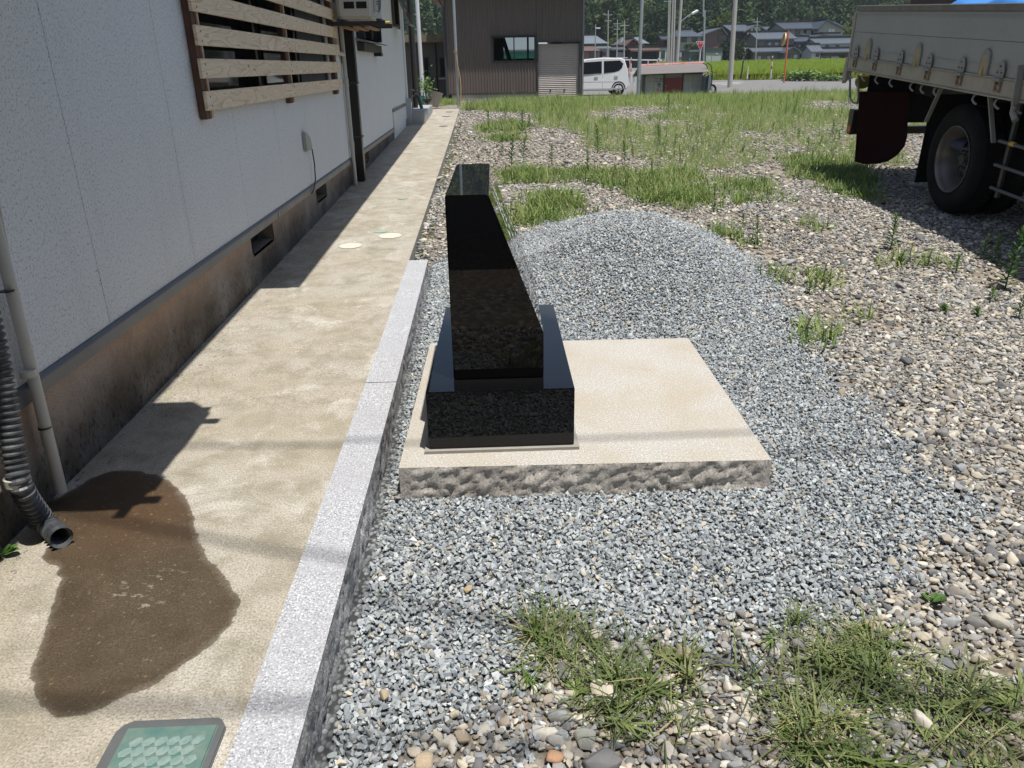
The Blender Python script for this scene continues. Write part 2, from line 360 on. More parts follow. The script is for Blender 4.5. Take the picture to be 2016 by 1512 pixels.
M['weed'] = mat_leaf('weed_leaves', [(.07, .15, .035), (.12, .21, .05)], .3)
M['rice'] = mat_leaf('rice_leaves', [(.42, .50, .08), (.47, .54, .10)], .5)
M['forest'] = mat_leaf('forest_leaves', [(.036, .075, .04), (.055, .10, .045), (.034, .07, .042), (.075, .12, .045), (.05, .09, .042), (.11, .145, .055), (.04, .08, .043), (.055, .10, .048)], .25, .9)
M['asphalt'] = plain('asphalt', (.155, .152, .15), .9, .15, .8, .3, 60, col2=(.20, .19, .18))
# ------------------------------------------------------------------ the setting
def edges(*segs):
    out = []
    for a, b, n in segs: out += list(np.linspace(a, b, n, endpoint=False))
    return np.array(out+[segs[-1][1]])
g = gridmesh('ground', edges((-500, -60, 12), (-60, 90, 40), (90, 700, 14)), edges((-30, 0, 6), (0, 40, 40), (40, 170, 40), (170, 800, 10)),
             lambda x, y: zT(x, np.maximum(y, 0))-.08, plain('field_soil', (.10, .095, .05), .95, .3, .3, col2=(.07, .09, .03)))
tag(g, kind='structure')
CR = [gz(u, v, -.1)[:2] for u, v in [(620, 1640), (960, 1450), (1050, 1340), (1045, 1230), (1200, 1285), (1450, 1250), (1700, 1190), (1860, 1085), (1930, 990), (1840, 890), (1700, 770), (1585, 650)]]
CR += [(1.88, 4.8), (1.86, 5.5), (1.74, 6.1), (1.42, 6.8), (1.0, 7.0), (.5, 6.7), (.1, 6.15), (-.2, 5.7), (-.62, 5.35), (-.62, 1.0)]
def crush(x, y):
    n = .16*np.sin(x*9+1.3*np.sin(y*7))*np.sin(y*8.3+x*3)+.06*np.sin(x*31)*np.sin(y*27)
    return sdist(x, y, CR)+n*.7
def lotz(x, y): return zT(x, y)+mound(x, y)
lx = edges((-.45, 3, 70), (3, 18, 75)); ly = edges((-6, .3, 20), (.3, 9, 175), (9, 27, 90))
lot = gridmesh('gravel_lot', lx, ly, lambda x, y: lotz(x, y)-.006, M['lot']); tag(lot, kind='structure')
Xg, Yg = np.meshgrid(lx, ly)
at = lot.data.attributes.new('crush', 'FLOAT', 'POINT'); at.data.foreach_set('value', (1-sm(-.03, .05, crush(Xg, Yg))).ravel().astype(np.float32))
# a strip of the lot left of the path, behind the house
lz = gridmesh('yard', edges((-12, -.42, 30)), edges((16, 34, 20)), lambda x, y: zT(x, y)-.01, M['lot']); tag(lz, kind='structure')
# path with a kerb-side edge
pxs = edges((-1.525, -.578, 48)); pys = edges((.2, 3.6, 170), (3.6, 19.4, 60))
path = gridmesh('path', pxs, pys, lambda x, y: zp(y)+.0*x, M['path']); tag(path, kind='structure')
WP = [(110, 985), (175, 943), (215, 928), (250, 926), (310, 935), (352, 962), (375, 1000), (390, 1060), (415, 1110), (455, 1150), (471, 1180), (455, 1230), (420, 1265), (360, 1310), (300, 1345), (230, 1385), (160, 1410), (110, 1412), (78, 1390), (60, 1335), (70, 1290), (95, 1220), (120, 1140), (112, 1115), (82, 1100), (90, 1078), (125, 1062), (60, 1040), (20, 1010), (70, 975)]
WPw = [gz(u, v, 0)[:2] for u, v in WP]
Xp, Yp = np.meshgrid(pxs, pys)
at = path.data.attributes.new('wet', 'FLOAT', 'POINT'); at.data.foreach_set('value', np.clip(sdist(Xp, Yp, WPw), -1, 1).ravel().astype(np.float32))
b = MB()
for i in range(40):
    y0, y1 = 5.52+i*.347, 5.52+(i+1)*.347
    b.add([(-.578, y0, zp(y0)), (-.578, y1, zp(y1)), (-.578, y1, zp(y1)-.2), (-.578, y0, zp(y0)-.2)], [(0, 1, 2, 3)])
b.build('path_edge', M['conc'], path)
mpaint = plain('chalky_paint', (.58, .55, .46), .8, .15, 20); mgreen = plain('green_paint_spill', (.30, .38, .31), .8, .3, 30)
for (u, v, rr, mt) in [(690, 484, .088, mpaint), (768, 464, .095, mpaint), (792, 389, .055, mgreen), (750, 455, .06, mgreen)]:
    p = gz(u, v, float(zp(gz(u, v, .08)[1]))+.004); n = 28
    b = MB(); b.add([(p[0]+rr*math.cos(2*math.pi*k/n)*(1+.05*math.sin(k*2.3)), p[1]+rr*1.05*math.sin(2*math.pi*k/n)*(1+.06*math.cos(k*1.7)), zp(p[1]+rr*1.05*math.sin(2*math.pi*k/n))+.004) for k in range(n)], [tuple(range(n))])
    b.build('paint_mark', mt, path)
# small water-stop lids at the far end of the path
for (u, v) in [(885, 220), (878, 229), (873, 248)]:
    p = gT(u, v, .025); p[2] = zp(p[1])+.004
    MB().lathe([(0, .09), (.003, .085), (.003, 0.001)], p, (0, .02, 1), 14).build('drain_lid', M['graymetal'], path)

# ---------------------------------------------------------------- kerb stones
def rough_box(name, x0, x1, y0, y1, z0, z1, mtop, mrough, sides, parent, amp=.008, step=.012, zof=None, yaw=0., cen=None):
    """top slab + rough-split faces as real relief"""
    nx, ny, nz = [max(2, int((b_-a)/step)) for a, b_ in ((x0, x1), (y0, y1), (z0, z1))]
    def disp(p, ax):
        q = Vector(p)*26; d = mnoise.fractal(q*1.0+Vector((ax*7, 0, 0)), .6, 2.2, 5)+.5*abs(mnoise.noise(Vector(p)*55))
        return d
    V = []; F = []
    def face(fn, nu, nv):
        o = len(V)
        for j in range(nv+1):
            for i in range(nu+1): V.append(fn(i/nu, j/nv))
        for j in range(nv):
            for i in range(nu): a = o+j*(nu+1)+i; F.append((a, a+1, a+nu+2, a+nu+1))
    def rel(p, v): return amp*disp(p, 1)*min(1., (1-v)*14+.15)
    if 'f' in sides:
        def f(u, v):
            x = x0+(x1-x0)*u; z = z0+(z1-z0)*v; e = min(1, u*20, (1-u)*20); return (x, y0-rel((x*1.5, 3.1, z*1.5), v)*e, z)
        face(f, nx, nz)
    if 'r' in sides:
        def f(u, v):
            y = y0+(y1-y0)*u; z = z0+(z1-z0)*v; e = min(1, u*20, (1-u)*20); return (x1+rel((7.7, y, z), v)*e, y, z)
        face(f, ny, nz)
    if 'l' in sides:
        def f(u, v):
            y = y1+(y0-y1)*u; z = z0+(z1-z0)*v; e = min(1, u*20, (1-u)*20); return (x0-rel((-3.7, y, z), v)*e, y, z)
        face(f, ny, nz)
    if 'b' in sides:
        def f(u, v):
            x = x1+(x0-x1)*u; z = z0+(z1-z0)*v; return (x, y1, z)
        face(f, 2, 2)
    V = np.array(V); V2 = V.copy()
    if zof is not None: V2[:, 2] += zof(V[:, 1])
    def rot(A):
        if not yaw: return A
        c, s = math.cos(yaw), math.sin(yaw); B = A.copy(); dx = A[:, 0]-cen[0]; dy = A[:, 1]-cen[1]
        B[:, 0] = cen[0]+dx*c-dy*s; B[:, 1] = cen[1]+dx*s+dy*c; return B
    rl = rootloc(parent)
    npmesh('rough_side', rot(V2)-np.array(rl), F, mrough, parent, False)
    xs = np.linspace(x0, x1, 3); ys = np.linspace(y0, y1, 40)
    Xq, Yq = np.meshgrid(xs, ys); Zq = np.full(Xq.shape, z1)+(zof(Yq) if zof is not None else 0)
    jag = np.zeros(Xq.shape)
    T = rot(np.stack([Xq, Yq, Zq], -1).reshape(-1, 3))-np.array(rl); i, j = np.meshgrid(np.arange(2), np.arange(39)); a = (j*3+i).ravel()
    npmesh('top_face', T, np.stack([a, a+1, a+4, a+3], 1), mtop, parent, False)
kz = lambda y: np.where(y > 3, zp(y)*.8, 0.)
for (y0, y1, lab) in [(.3, 3.258, 'nearer long grey granite kerb stone beside the wet patch on the path'), (3.266, 5.5, 'farther granite kerb stone ending behind the black monument')]:
    t = thing('kerb_stone', lab, 'kerb stone', ((-.505), y0, 0), 'granite kerb stones along the path')
    rough_box('k', -.577, -.436, y0, y1, -.24, .02, M['kerb'], M['kerbrough'], 'rfb', t, amp=.010, step=.014, zof=kz)

# ---------------------------------------------------------------- slab and monument
slab = thing('stone_slab', 'square beige granite slab with split edges under the black monument', 'stone slab', (.35, 3.15, 0))
rough_box('s', -.335, 1.03, 2.47, 3.83, -.22, 0., M['slab'], M['slabrough'], 'frlb', slab, amp=.009, step=.012, yaw=-.022, cen=(.35, 3.15))
mon = thing('stone_monument', 'polished black granite stele with slanted face on a low block base', 'monument', (.03, 3.1, 0))
def qb(x0, x1, y0, y1): return [(x0, y0), (x1, y0), (x1+.008, y1), (x0+.03, y1)]
bs = MB(); bs.prism([(-.245, 2.602), (.305, 2.602), (.318, 3.68), (-.218, 3.68)], 'z', .010, .246); base = bs.build('base_block', M['bgran'], mon, bevel=.004)
MB().prism([(-.262, 2.585), (.324, 2.585), (.335, 3.70), (-.235, 3.70)], 'z', -.004, .012).build('mortar_bed', plain('grey_mortar', (.30, .29, .26), .8, .2, 12), mon)
st = MB().prism([(-.145, .2475), (.198, .2475), (.198, .427), (.006, .937), (-.145, .937)], 'y', 2.715, 3.64)
# lean the far end a touch to the right as in the photograph
st.v = [(x+.012*(y-2.715)/.925, y, z) for x, y, z in st.v]; stele = st.build('stele', M['bgran'], mon, bevel=.005)
ml = plain('engraved_white', (.75, .77, .80), .6, .1)
sl0 = Vector((.198, 0, .427)); sl1 = Vector((.006, 0, .937)); dd = (sl1-sl0).normalized(); nn = Vector((dd.z, 0, -dd.x))
r0 = random.Random(3)
for col in range(5):                                   # engraved strokes down the slanted face: columns of small characters
    y0 = 2.87+col*.145; b = MB()
    if col in (0, 3): continue
    for row in range(9 if col < 3 else 6):
        s0 = .03+row*.052
        for k in range(5):
            w = r0.uniform(.03, .07); h = .005; a = y0+r0.uniform(-.03, .05); s = s0+k*.009+r0.uniform(-.012, .012)
            if k % 2: w, h2 = .012, .040
            else: h2 = .008
            P = [sl0+dd*(s-h2/2*0)+nn*.001, sl0+dd*(s+h2)+nn*.001]
            b.add([(P[0].x+.012*(a-2.715)/.925, a, P[0].z), (P[0].x+.012*(a-2.715)/.925, a+w, P[0].z), (P[1].x+.012*(a-2.715)/.925, a+w, P[1].z), (P[1].x+.012*(a-2.715)/.925, a, P[1].z)], [(0, 1, 2, 3)])
    b.build('engraved_column', ml, mon)['kind'] = 'stuff'

# ---------------------------------------------------------------- meter box lid
lid = thing('meter_box_lid', 'turquoise patterned plastic meter lid in a dark frame set in the path', 'meter lid', (-.72, 1.12, 0))
A = gz(240, 1425, 0); B_ = gz(455, 1412, 0)
lx0, lx1, ly1 = -.855, -.612, 1.335; ly0 = .99
b = MB(); b.prism([(lx0, ly0), (lx1, ly0), (lx1, ly1-.03), (lx1-.02, ly1-.002), (lx1-.03, ly1), (lx0+.03, ly1), (lx0+.01, ly1-.012), (lx0, ly1-.03)], 'z', -.03, .0065)
b.build('frame', plain('dark_frame', (.10, .105, .11), .6, .25, 14), lid, bevel=.003)
mt = plain('turquoise_plastic', (.07, .155, .14), .5, .25, 25, col2=(.19, .22, .18))
MB().box(lx0+.026, lx1-.018, ly0+.02, ly1-.024, .004, .0095).build('cover_plate', mt, lid, bevel=.003)
b = MB(); w0, w1, v0, v1 = lx0+.036, lx1-.028, ly0+.03, ly1-.036; s = .0265
for i in range(0, 10):
    for j in range(0, 16):
        cx_, cy_ = w0+s*(i+.5+(j % 2)*.5), v0+s*.98*(j+.5)
        if cx_+s*.46 > w1 or cy_+s*.46 > v1: continue
        q = s*.56; b.prism([(cx_-q*.55, cy_-q*.9), (cx_+q*.25, cy_-q*.75), (cx_+q, cy_+q*.1), (cx_+q*.55, cy_+q*.9), (cx_-q*.25, cy_+q*.75), (cx_-q, cy_-q*.1)], 'z', .0095, .0112)
o = b.build('tread_pattern', plain('worn_turquoise', (.14, .235, .22), .4, .3, 55, col2=(.31, .345, .32)), lid); o['kind'] = 'stuff'

# ---------------------------------------------------------------- instancing of uncountable stuff
def variants(name, meshes):
    col = bpy.data.collections.new(name)
    for i, me in enumerate(meshes):
        o = bpy.data.objects.new(name, me); col.objects.link(o)
    return col
def scatter(name, label, P, rot, sc, col, nvar, kind='stuff', cat=None):
    n = len(P); me = bpy.data.meshes.new(name); me.vertices.add(n); me.vertices.foreach_set('co', np.asarray(P, np.float32).ravel())
    for nm, arr in (('rot', rot), ('scl', sc)):
        a = me.attributes.new(nm, 'FLOAT_VECTOR', 'POINT'); a.data.foreach_set('vector', np.asarray(arr, np.float32).ravel())
    a = me.attributes.new('pick', 'INT', 'POINT'); a.data.foreach_set('value', rng.integers(0, nvar, n).astype(np.int32))
    o = link(name, me); o['kind'] = kind
    if label: o['label'] = label
    if cat: o['category'] = cat
    ng = bpy.data.node_groups.new(name, 'GeometryNodeTree'); ng.interface.new_socket('Geometry', in_out='INPUT', socket_type='NodeSocketGeometry'); ng.interface.new_socket('Geometry', in_out='OUTPUT', socket_type='NodeSocketGeometry')
    gi = ng.nodes.new('NodeGroupInput'); go = ng.nodes.new('NodeGroupOutput'); ci = ng.nodes.new('GeometryNodeCollectionInfo'); ci.inputs[0].default_value = col; ci.inputs[1].default_value = True; ci.inputs[2].default_value = True
    ip = ng.nodes.new('GeometryNodeInstanceOnPoints'); mp_ = ng.nodes.new('GeometryNodeMeshToPoints')
    def attr(nm, t): a = ng.nodes.new('GeometryNodeInputNamedAttribute'); a.data_type = t; a.inputs[0].default_value = nm; return a.outputs[0]
    ln = ng.links.new; ln(gi.outputs[0], mp_.inputs[0]); ln(mp_.outputs[0], ip.inputs['Points']); ln(ci.outputs[0], ip.inputs['Instance']); ip.inputs['Pick Instance'].default_value = True
    ln(attr('pick', 'INT'), ip.inputs['Instance Index']); ln(attr('rot', 'FLOAT_VECTOR'), ip.inputs['Rotation']); ln(attr('scl', 'FLOAT_VECTOR'), ip.inputs['Scale'])
    ln(ip.outputs[0], go.inputs[0]); md = o.modifiers.new('scatter', 'NODES'); md.node_group = ng
    return o
def hull_stone(npts, fl, mat, smooth=False, seed=0, sub=False):
    r = random.Random(seed); bm = bmesh.new()
    for _ in range(npts):
        v = Vector((r.gauss(0, 1), r.gauss(0, 1), r.gauss(0, 1))).normalized(); k = r.uniform(.82, 1.)
        bm.verts.new((v.x*k*.62, v.y*k*.45*r.uniform(.9, 1.1), v.z*k*fl))
    bmesh.ops.convex_hull(bm, input=bm.verts)
    bmesh.ops.delete(bm, geom=[v for v in bm.verts if not v.link_faces], context='VERTS')
    if smooth:
        bmesh.ops.bevel(bm, geom=list(bm.edges), offset=.10, segments=1, affect='EDGES', clamp_overlap=True)
        for f in bm.faces: f.smooth = True
    me = bpy.data.meshes.new('stone'); bm.to_mesh(me); bm.free(); me.materials.append(mat); return me
ccol = variants('crushed_stone', [hull_stone(11, .36, M['crushed'], False, 10+i) for i in range(8)])
pcol = variants('pebble', [hull_stone(20, .33, M['pebble'], True, 30+i) for i in range(8)])
def jitter(x0, x1, y0, y1, s, j=.5):
    xs = np.arange(x0, x1, s); ys = np.arange(y0, y1, s); X_, Y_ = np.meshgrid(xs, ys)
    X_ = X_+rng.uniform(-j, j, X_.shape)*s; Y_ = Y_+rng.uniform(-j, j, Y_.shape)*s; return X_.ravel(), Y_.ravel()
def onslab(x, y, e=0.): return (x > -.345-e) & (x < 1.045+e) & (y > 2.455-e) & (y < 3.845+e)
def inview(x, y, m=.5): return (x > -.40) & (x < .70*y+1.0+m) & (y > .9)
# crushed stone
x, y = jitter(-.42, 2.4, 1.0, 7.6, .0112, .6)
d = crush(x, y); k = (d < .0+rng.normal(0, .06, len(x))) & ~onslab(x, y) & inview(x, y)
# nothing is seen behind the ridge of the mound
x, y = x[k], y[k]; n = len(x)
s = rng.lognormal(math.log(.0165), .26, n)*(1+.10*sm(3, 6, y)); s = np.clip(s, .008, .034)
z = lotz(x, y)+rng.uniform(-.006, .009, n)
rot = np.stack([rng.normal(0, .5, n), rng.normal(0, .5, n), rng.uniform(0, 6.28, n)], 1)
scatter('crushed_gravel', 'bluish grey crushed stone spread round the slab and heaped behind it', np.stack([x, y, z], 1), rot, np.stack([s, s, s*rng.uniform(.8, 1.3, n)], 1), ccol, 8)
print('crushed', n)
# river pebbles
PP = []; SS = []
def addp(x, y, s, keep):
    x, y, s = x[keep], y[keep], s[keep]; PP.append(np.stack([x, y], 1)); SS.append(s)
def notcr(x, y, o=0.): return (crush(x, y) > o+rng.normal(0, .05, len(x))) & ~onslab(x, y, .02) & inview(x, y)
x, y = jitter(-.42, 4.2, 1.0, 5.0, .0145, .6); addp(x, y, rng.lognormal(math.log(.018), .38, len(x)), notcr(x, y) & (rng.random(len(x)) < .9))
x, y = jitter(-.42, 4.2, 1.0, 5.0, .031, .6); addp(x, y, rng.lognormal(math.log(.024), .42, len(x)), notcr(x, y, .02) & (rng.random(len(x)) < .8))
x, y = jitter(-.56, 9., 5., 9.0, .0235, .6); addp(x, y, rng.lognormal(math.log(.0225), .42, len(x)), (crush(x, y) > 0) & (x > -.55) & (x < .7*y+1))
x, y = jitter(-.56, 12., 9., 19.5, .062, .6); addp(x, y, rng.lognormal(math.log(.036), .3, len(x)), (x > -.55) & (x < .62*y+1))
x, y = jitter(-.43, 2.0, 1.0, 6.0, .16, .6); addp(x, y, rng.lognormal(math.log(.022), .25, len(x)), (crush(x, y) < 0) & ~onslab(x, y) & inview(x, y) & (rng.random(len(x)) < .35))
P2 = np.concatenate(PP); s = np.clip(np.concatenate(SS), .008, .10); n = len(s); x, y = P2.T
bare = np.sin(x*3.1+1.2*np.sin(y*1.9))*np.sin(y*2.7+x); k = ~((bare > .60) & (s < .05) & (rng.random(n) < .7)); x, y, s = x[k], y[k], s[k]; n = len(s)
z = lotz(x, y)+s*rng.uniform(-.05, .22, n); cov = crush(x, y) < 0; z = z+cov*.008
rot = np.stack([rng.normal(0, .25, n), rng.normal(0, .25, n), rng.uniform(0, 6.28, n)], 1)
scatter('pebble_gravel', 'mixed tan and grey river pebbles covering the open lot', np.stack([x, y, z], 1), rot, np.stack([s, s*rng.uniform(.75, 1.1, n), s*rng.uniform(.7, 1.2, n)], 1), pcol, 8)
print('pebbles', n)
# ---------------------------------------------------------------- larger single stones
def mat_one(nm, c): return plain(nm, c, .85, .3, 12, .4, 60)
for (u, v, w, col, lab) in [
    (1352, 1288, .058, (.46, .40, .27), 'flat tan stone with rounded corners at the edge of the crushed gravel'),
    (922, 1160, .030, (.42, .33, .21), 'small blocky tan stone lying alone on the crushed gravel'),
    (758, 1366, .032, (.42, .35, .24), 'pale brown pebble on the crushed gravel beside the kerb'),
    (1630, 1392, .06, (.21, .215, .23), 'smooth dark grey stone within the grass at lower right'),
    (1712, 1228, .042, (.40, .34, .26), 'round tan stone just above the lower right grass'),
    (1955, 1218, .065, (.46, .44, .38), 'large pale speckled stone near the right edge of the gravel'),
    (1155, 1455, .055, (.36, .37, .33), 'round greenish grey stone at the bottom of the gravel'),
    (1092, 1490, .036, (.50, .30, .18), 'round orange stone at the bottom edge of the gravel'),
    (833, 1500, .055, (.46, .37, .26), 'angular tan stone at the bottom edge near the kerb'),
    (908, 1340+110, .035, (.42, .34, .25), 'upright oval brown stone on the crushed gravel bottom'),
    (1865, 1310, .05, (.17, .18, .2), 'dark slate coloured stone among pebbles at right'),
    (1890, 920, .05, (.30, .32, .34), 'flat light grey stone on a bare patch of soil')]:
    p = gT(u, v, .012); me = hull_stone(16, .36, mat_one('single_stone', col), True, int(u))
    o = link('stone', me); o.location = p; o.scale = (w*1.25, w*1.25, w*1.05); o.rotation_euler = (.1, .05, u % 3); tag(o, lab, 'stone', 'larger stones lying on the gravel')

# ---------------------------------------------------------------- grass
def tuft(nb, length, spread, lie, w, mat, seed, curl=.5):
    r = random.Random(seed); V = []; F = []
    for _ in range(nb):
        a = r.uniform(0, 6.283); rr = spread*math.sqrt(r.random()); bx, by = rr*math.cos(a), rr*math.sin(a)
        d = r.uniform(0, 6.283); tilt = min(1.45, abs(r.gauss(lie, .28))); Ln = length*r.uniform(.5, 1.15)
        p = Vector((bx, by, 0)); side = Vector((-math.sin(d), math.cos(d), 0)); o = len(V); seg = 3
        for i in range(seg+1):
            ww = w*(1-i/seg)**.7*.5+.0002; V += [tuple(p-side*ww), tuple(p+side*ww)]
            tt = tilt+curl*i/seg*(1 if r.random() < .9 else -.5); p = p+Vector((math.sin(tt)*math.cos(d), math.sin(tt)*math.sin(d), max(.02, math.cos(tt))))*(Ln/seg)
            if p.z < .004: p.z = .004
        for i in range(seg): F.append((o+2*i, o+2*i+1, o+2*i+3, o+2*i+2))
    me = bpy.data.meshes.new('tuft'); me.from_pydata(V, [], F); me.materials.append(mat); return me
gcol = variants('field_tuft', [tuft(20, .17, .10, .45, .0055, M['grass'], i) for i in range(9)]+[tuft(9, .26, .03, .18, .014, M['grassg'], 21), tuft(14, .10, .16, 1.0, .012, M['grassg'], 22), tuft(12, .24, .09, .3, .004, M['grass'], 23)])
scol = variants('short_tuft', [tuft(14, .105, .075, .7, .0085, M['grassg'], 50+i) for i in range(5)])
dcol = variants('flat_tuft', [tuft(7, .17, .06, 1.38, .0048, M['grassdry'], 80+i, .12) for i in range(5)]+[tuft(16, .13, .018, .95, .0075, M['grassdry'], 95, .6), tuft(10, .09, .012, 1.1, .010, M['grassg'], 96, .5), tuft(12, .2, .03, 1.2, .0035, M['grassdry'], 97, .3)])
def field_noise(x, y): return np.array([mnoise.fractal(Vector((a*.55, b*.42, 1.3)), 1., 2., 4) for a, b in zip(x, y)])
def polyT(pts): return [gT(u, v)[:2] for u, v in pts]
FA = polyT([(905, 214), (1000, 201), (1150, 199), (1400, 200), (1690, 203), (1760, 240), (1790, 330), (1600, 312), (1520, 316), (1455, 335), (1300, 335), (1240, 305), (1150, 296), (1140, 266), (1060, 258), (1050, 224), (960, 222)])
x, y = jitter(-1.5, 15, 7.5, 27.4, .115, .6)
k = inpoly(x, y, FA) | ((y > 19) & (y < 27.3) & (x > .16*(y-19)-.6) & (x < 13)) | ((y > 13) & (y < 25) & (x > .35*y) & (x < 14))
x, y = x[k], y[k]; f = field_noise(x, y); k = f > -.36+.26*sm(13.5, 9, y)+rng.normal(0, .12, len(x)); x, y, f = x[k], y[k], f[k]; n = len(x)
h = rng.uniform(.45, 1.3, n)*(.75+.3*sm(10, 20, y))
scatter('field_grass', 'yellow green unmown grass growing over the far part of the lot', np.stack([x, y, zT(x, y)], 1), np.stack([rng.normal(0, .08, n), rng.normal(0, .08, n), rng.uniform(0, 6.28, n)], 1), np.stack([h, h, h], 1), gcol, 12)
print('field tufts', n)
GP = [([(975, 345), (1040, 335), (1150, 338), (1160, 352), (1100, 362), (985, 366)], .05), ([(1035, 390), (1080, 380), (1140, 388), (1142, 408), (1060, 410)], .05),
      ([(1000, 415), (1060, 398), (1150, 405), (1130, 440), (1040, 452), (1005, 440)], .05), ([(940, 250), (1000, 238), (1052, 248), (1030, 260), (950, 262)], .07),
      ([(944, 268), (1030, 263), (1042, 276), (965, 281)], .07), ([(1140, 335), (1230, 338), (1290, 355), (1380, 385), (1400, 412), (1340, 416), (1270, 400), (1200, 372), (1150, 360)], .055),
      ([(1230, 345), (1370, 335), (1400, 400), (1300, 400)], .05), ([(1410, 352), (1530, 365), (1545, 398), (1430, 405)], .065), ([(1540, 310), (1690, 310), (1730, 400), (1640, 385), (1560, 350)], .06),
      ([(1400, 460), (1460, 458), (1475, 485), (1410, 490)], .06), ([(1540, 432), (1650, 428), (1640, 452), (1560, 450)], .09), ([(1730, 508), (1850, 500), (1840, 530), (1760, 530)], .08),
      ([(1580, 650), (1630, 645), (1640, 675), (1590, 685)], .045), ([(1650, 612), (1720, 608), (1730, 632), (1670, 636)], .07), ([(1580, 545), (1650, 540), (1650, 560), (1590, 562)], .08), ([(1500, 540), (1530, 550), (1545, 575), (1510, 565)], .06),
      ([(925, 205), (1100, 198), (1145, 200), (1150, 215), (1000, 222), (930, 217)], .08), ([(850, 200), (880, 196), (905, 206), (860, 210)], .1)]
X1 = []; 
for poly, stp in GP:
    q = polyT(poly); q = np.array(q); x, y = jitter(q[:, 0].min(), q[:, 0].max(), q[:, 1].min(), q[:, 1].max(), stp, .6)
    k = (sdist(x, y, q) < -rng.uniform(-.12, .16, len(x))) & (rng.random(len(x)) < .5); X1.append(np.stack([x[k], y[k]], 1))
X1 = np.concatenate(X1); x, y = X1.T; n = len(x); h = rng.uniform(.5, 1.9, n)
scatter('short_grass', 'clumps of short green grass between the pebbles', np.stack([x, y, lotz(x, y)], 1), np.stack([0*x, 0*x, rng.uniform(0, 6.28, n)], 1), np.stack([h, h, h], 1), scol, 5)
print('short', n)
FG = [([(1040, 1205), (1100, 1215), (1130, 1275), (1240, 1305), (1325, 1305), (1325, 1370), (1280, 1440), (1200, 1430), (1120, 1390), (1060, 1350), (1035, 1290)], .034),
      ([(1560, 1300), (1600, 1235), (1660, 1210), (1720, 1260), (1800, 1330), (1880, 1375), (2060, 1370), (2120, 1600), (1700, 1600), (1600, 1480), (1530, 1400)], .033),
      ([(1300, 1370), (1450, 1395), (1560, 1400), (1500, 1420), (1350, 1395)], .11)]
X1 = []
for poly, stp in FG:
    q = np.array(polyT(poly)); x, y = jitter(q[:, 0].min()-.05, q[:, 0].max()+.05, q[:, 1].min(), q[:, 1].max(), stp, .6)
    dd_ = sdist(x, y, q); k = (dd_ < -rng.uniform(-.09, .04, len(x))) & (np.array([mnoise.fractal(Vector((a*6, b_*6, 0)), 1, 2, 3) for a, b_ in zip(x, y)]) > -.05+rng.normal(0, .12, len(x))); X1.append(np.stack([x[k], y[k]], 1))
X1 = np.concatenate(X1); x, y = X1.T; n = len(x); h = rng.uniform(.55, 1.15, n)
scatter('trampled_grass', 'flattened long grass blades on the gravel in the foreground', np.stack([x, y, lotz(x, y)+.012], 1), np.stack([rng.normal(0, .1, n), rng.normal(0, .1, n), rng.uniform(0, 6.28, n)], 1), np.stack([h, h, h], 1), dcol, 8)
print('fg', n)

# ---------------------------------------------------------------- single weeds
def weed_mesh(h, seed, leaf=.05, n=26, lean=.1, wide=.010):
    r = random.Random(seed); b = MB(); ld = r.uniform(0, 6.28)
    pts = [Vector((math.cos(ld)*lean*h*(t**2), math.sin(ld)*lean*h*(t**2), h*t)) for t in (0, .25, .5, .75, 1.)]
    st_ = MB().tube(pts, .0028+h*.006, 5, .0012)
    for i in range(n):
        t = .08+.92*i/n; p = pts[0]+Vector((math.cos(ld)*lean*h*t*t, math.sin(ld)*lean*h*t*t, h*t)); a = i*2.4+r.uniform(-.3, .3); Ln = leaf*r.uniform(.7, 1.2)*(1.15-.55*t); up = .25+.9*t
        dv = Vector((math.cos(a)*math.cos(up), math.sin(a)*math.cos(up), math.sin(up))); sd = Vector((-math.sin(a), math.cos(a), 0))*wide*r.uniform(.7, 1.2)*.5
        m_ = p+dv*Ln*.5; e = p+dv*Ln+Vector((0, 0, -.2*Ln)); b.add([p, m_-sd, e, m_+sd], [(0, 1, 2, 3)])
    return st_, b
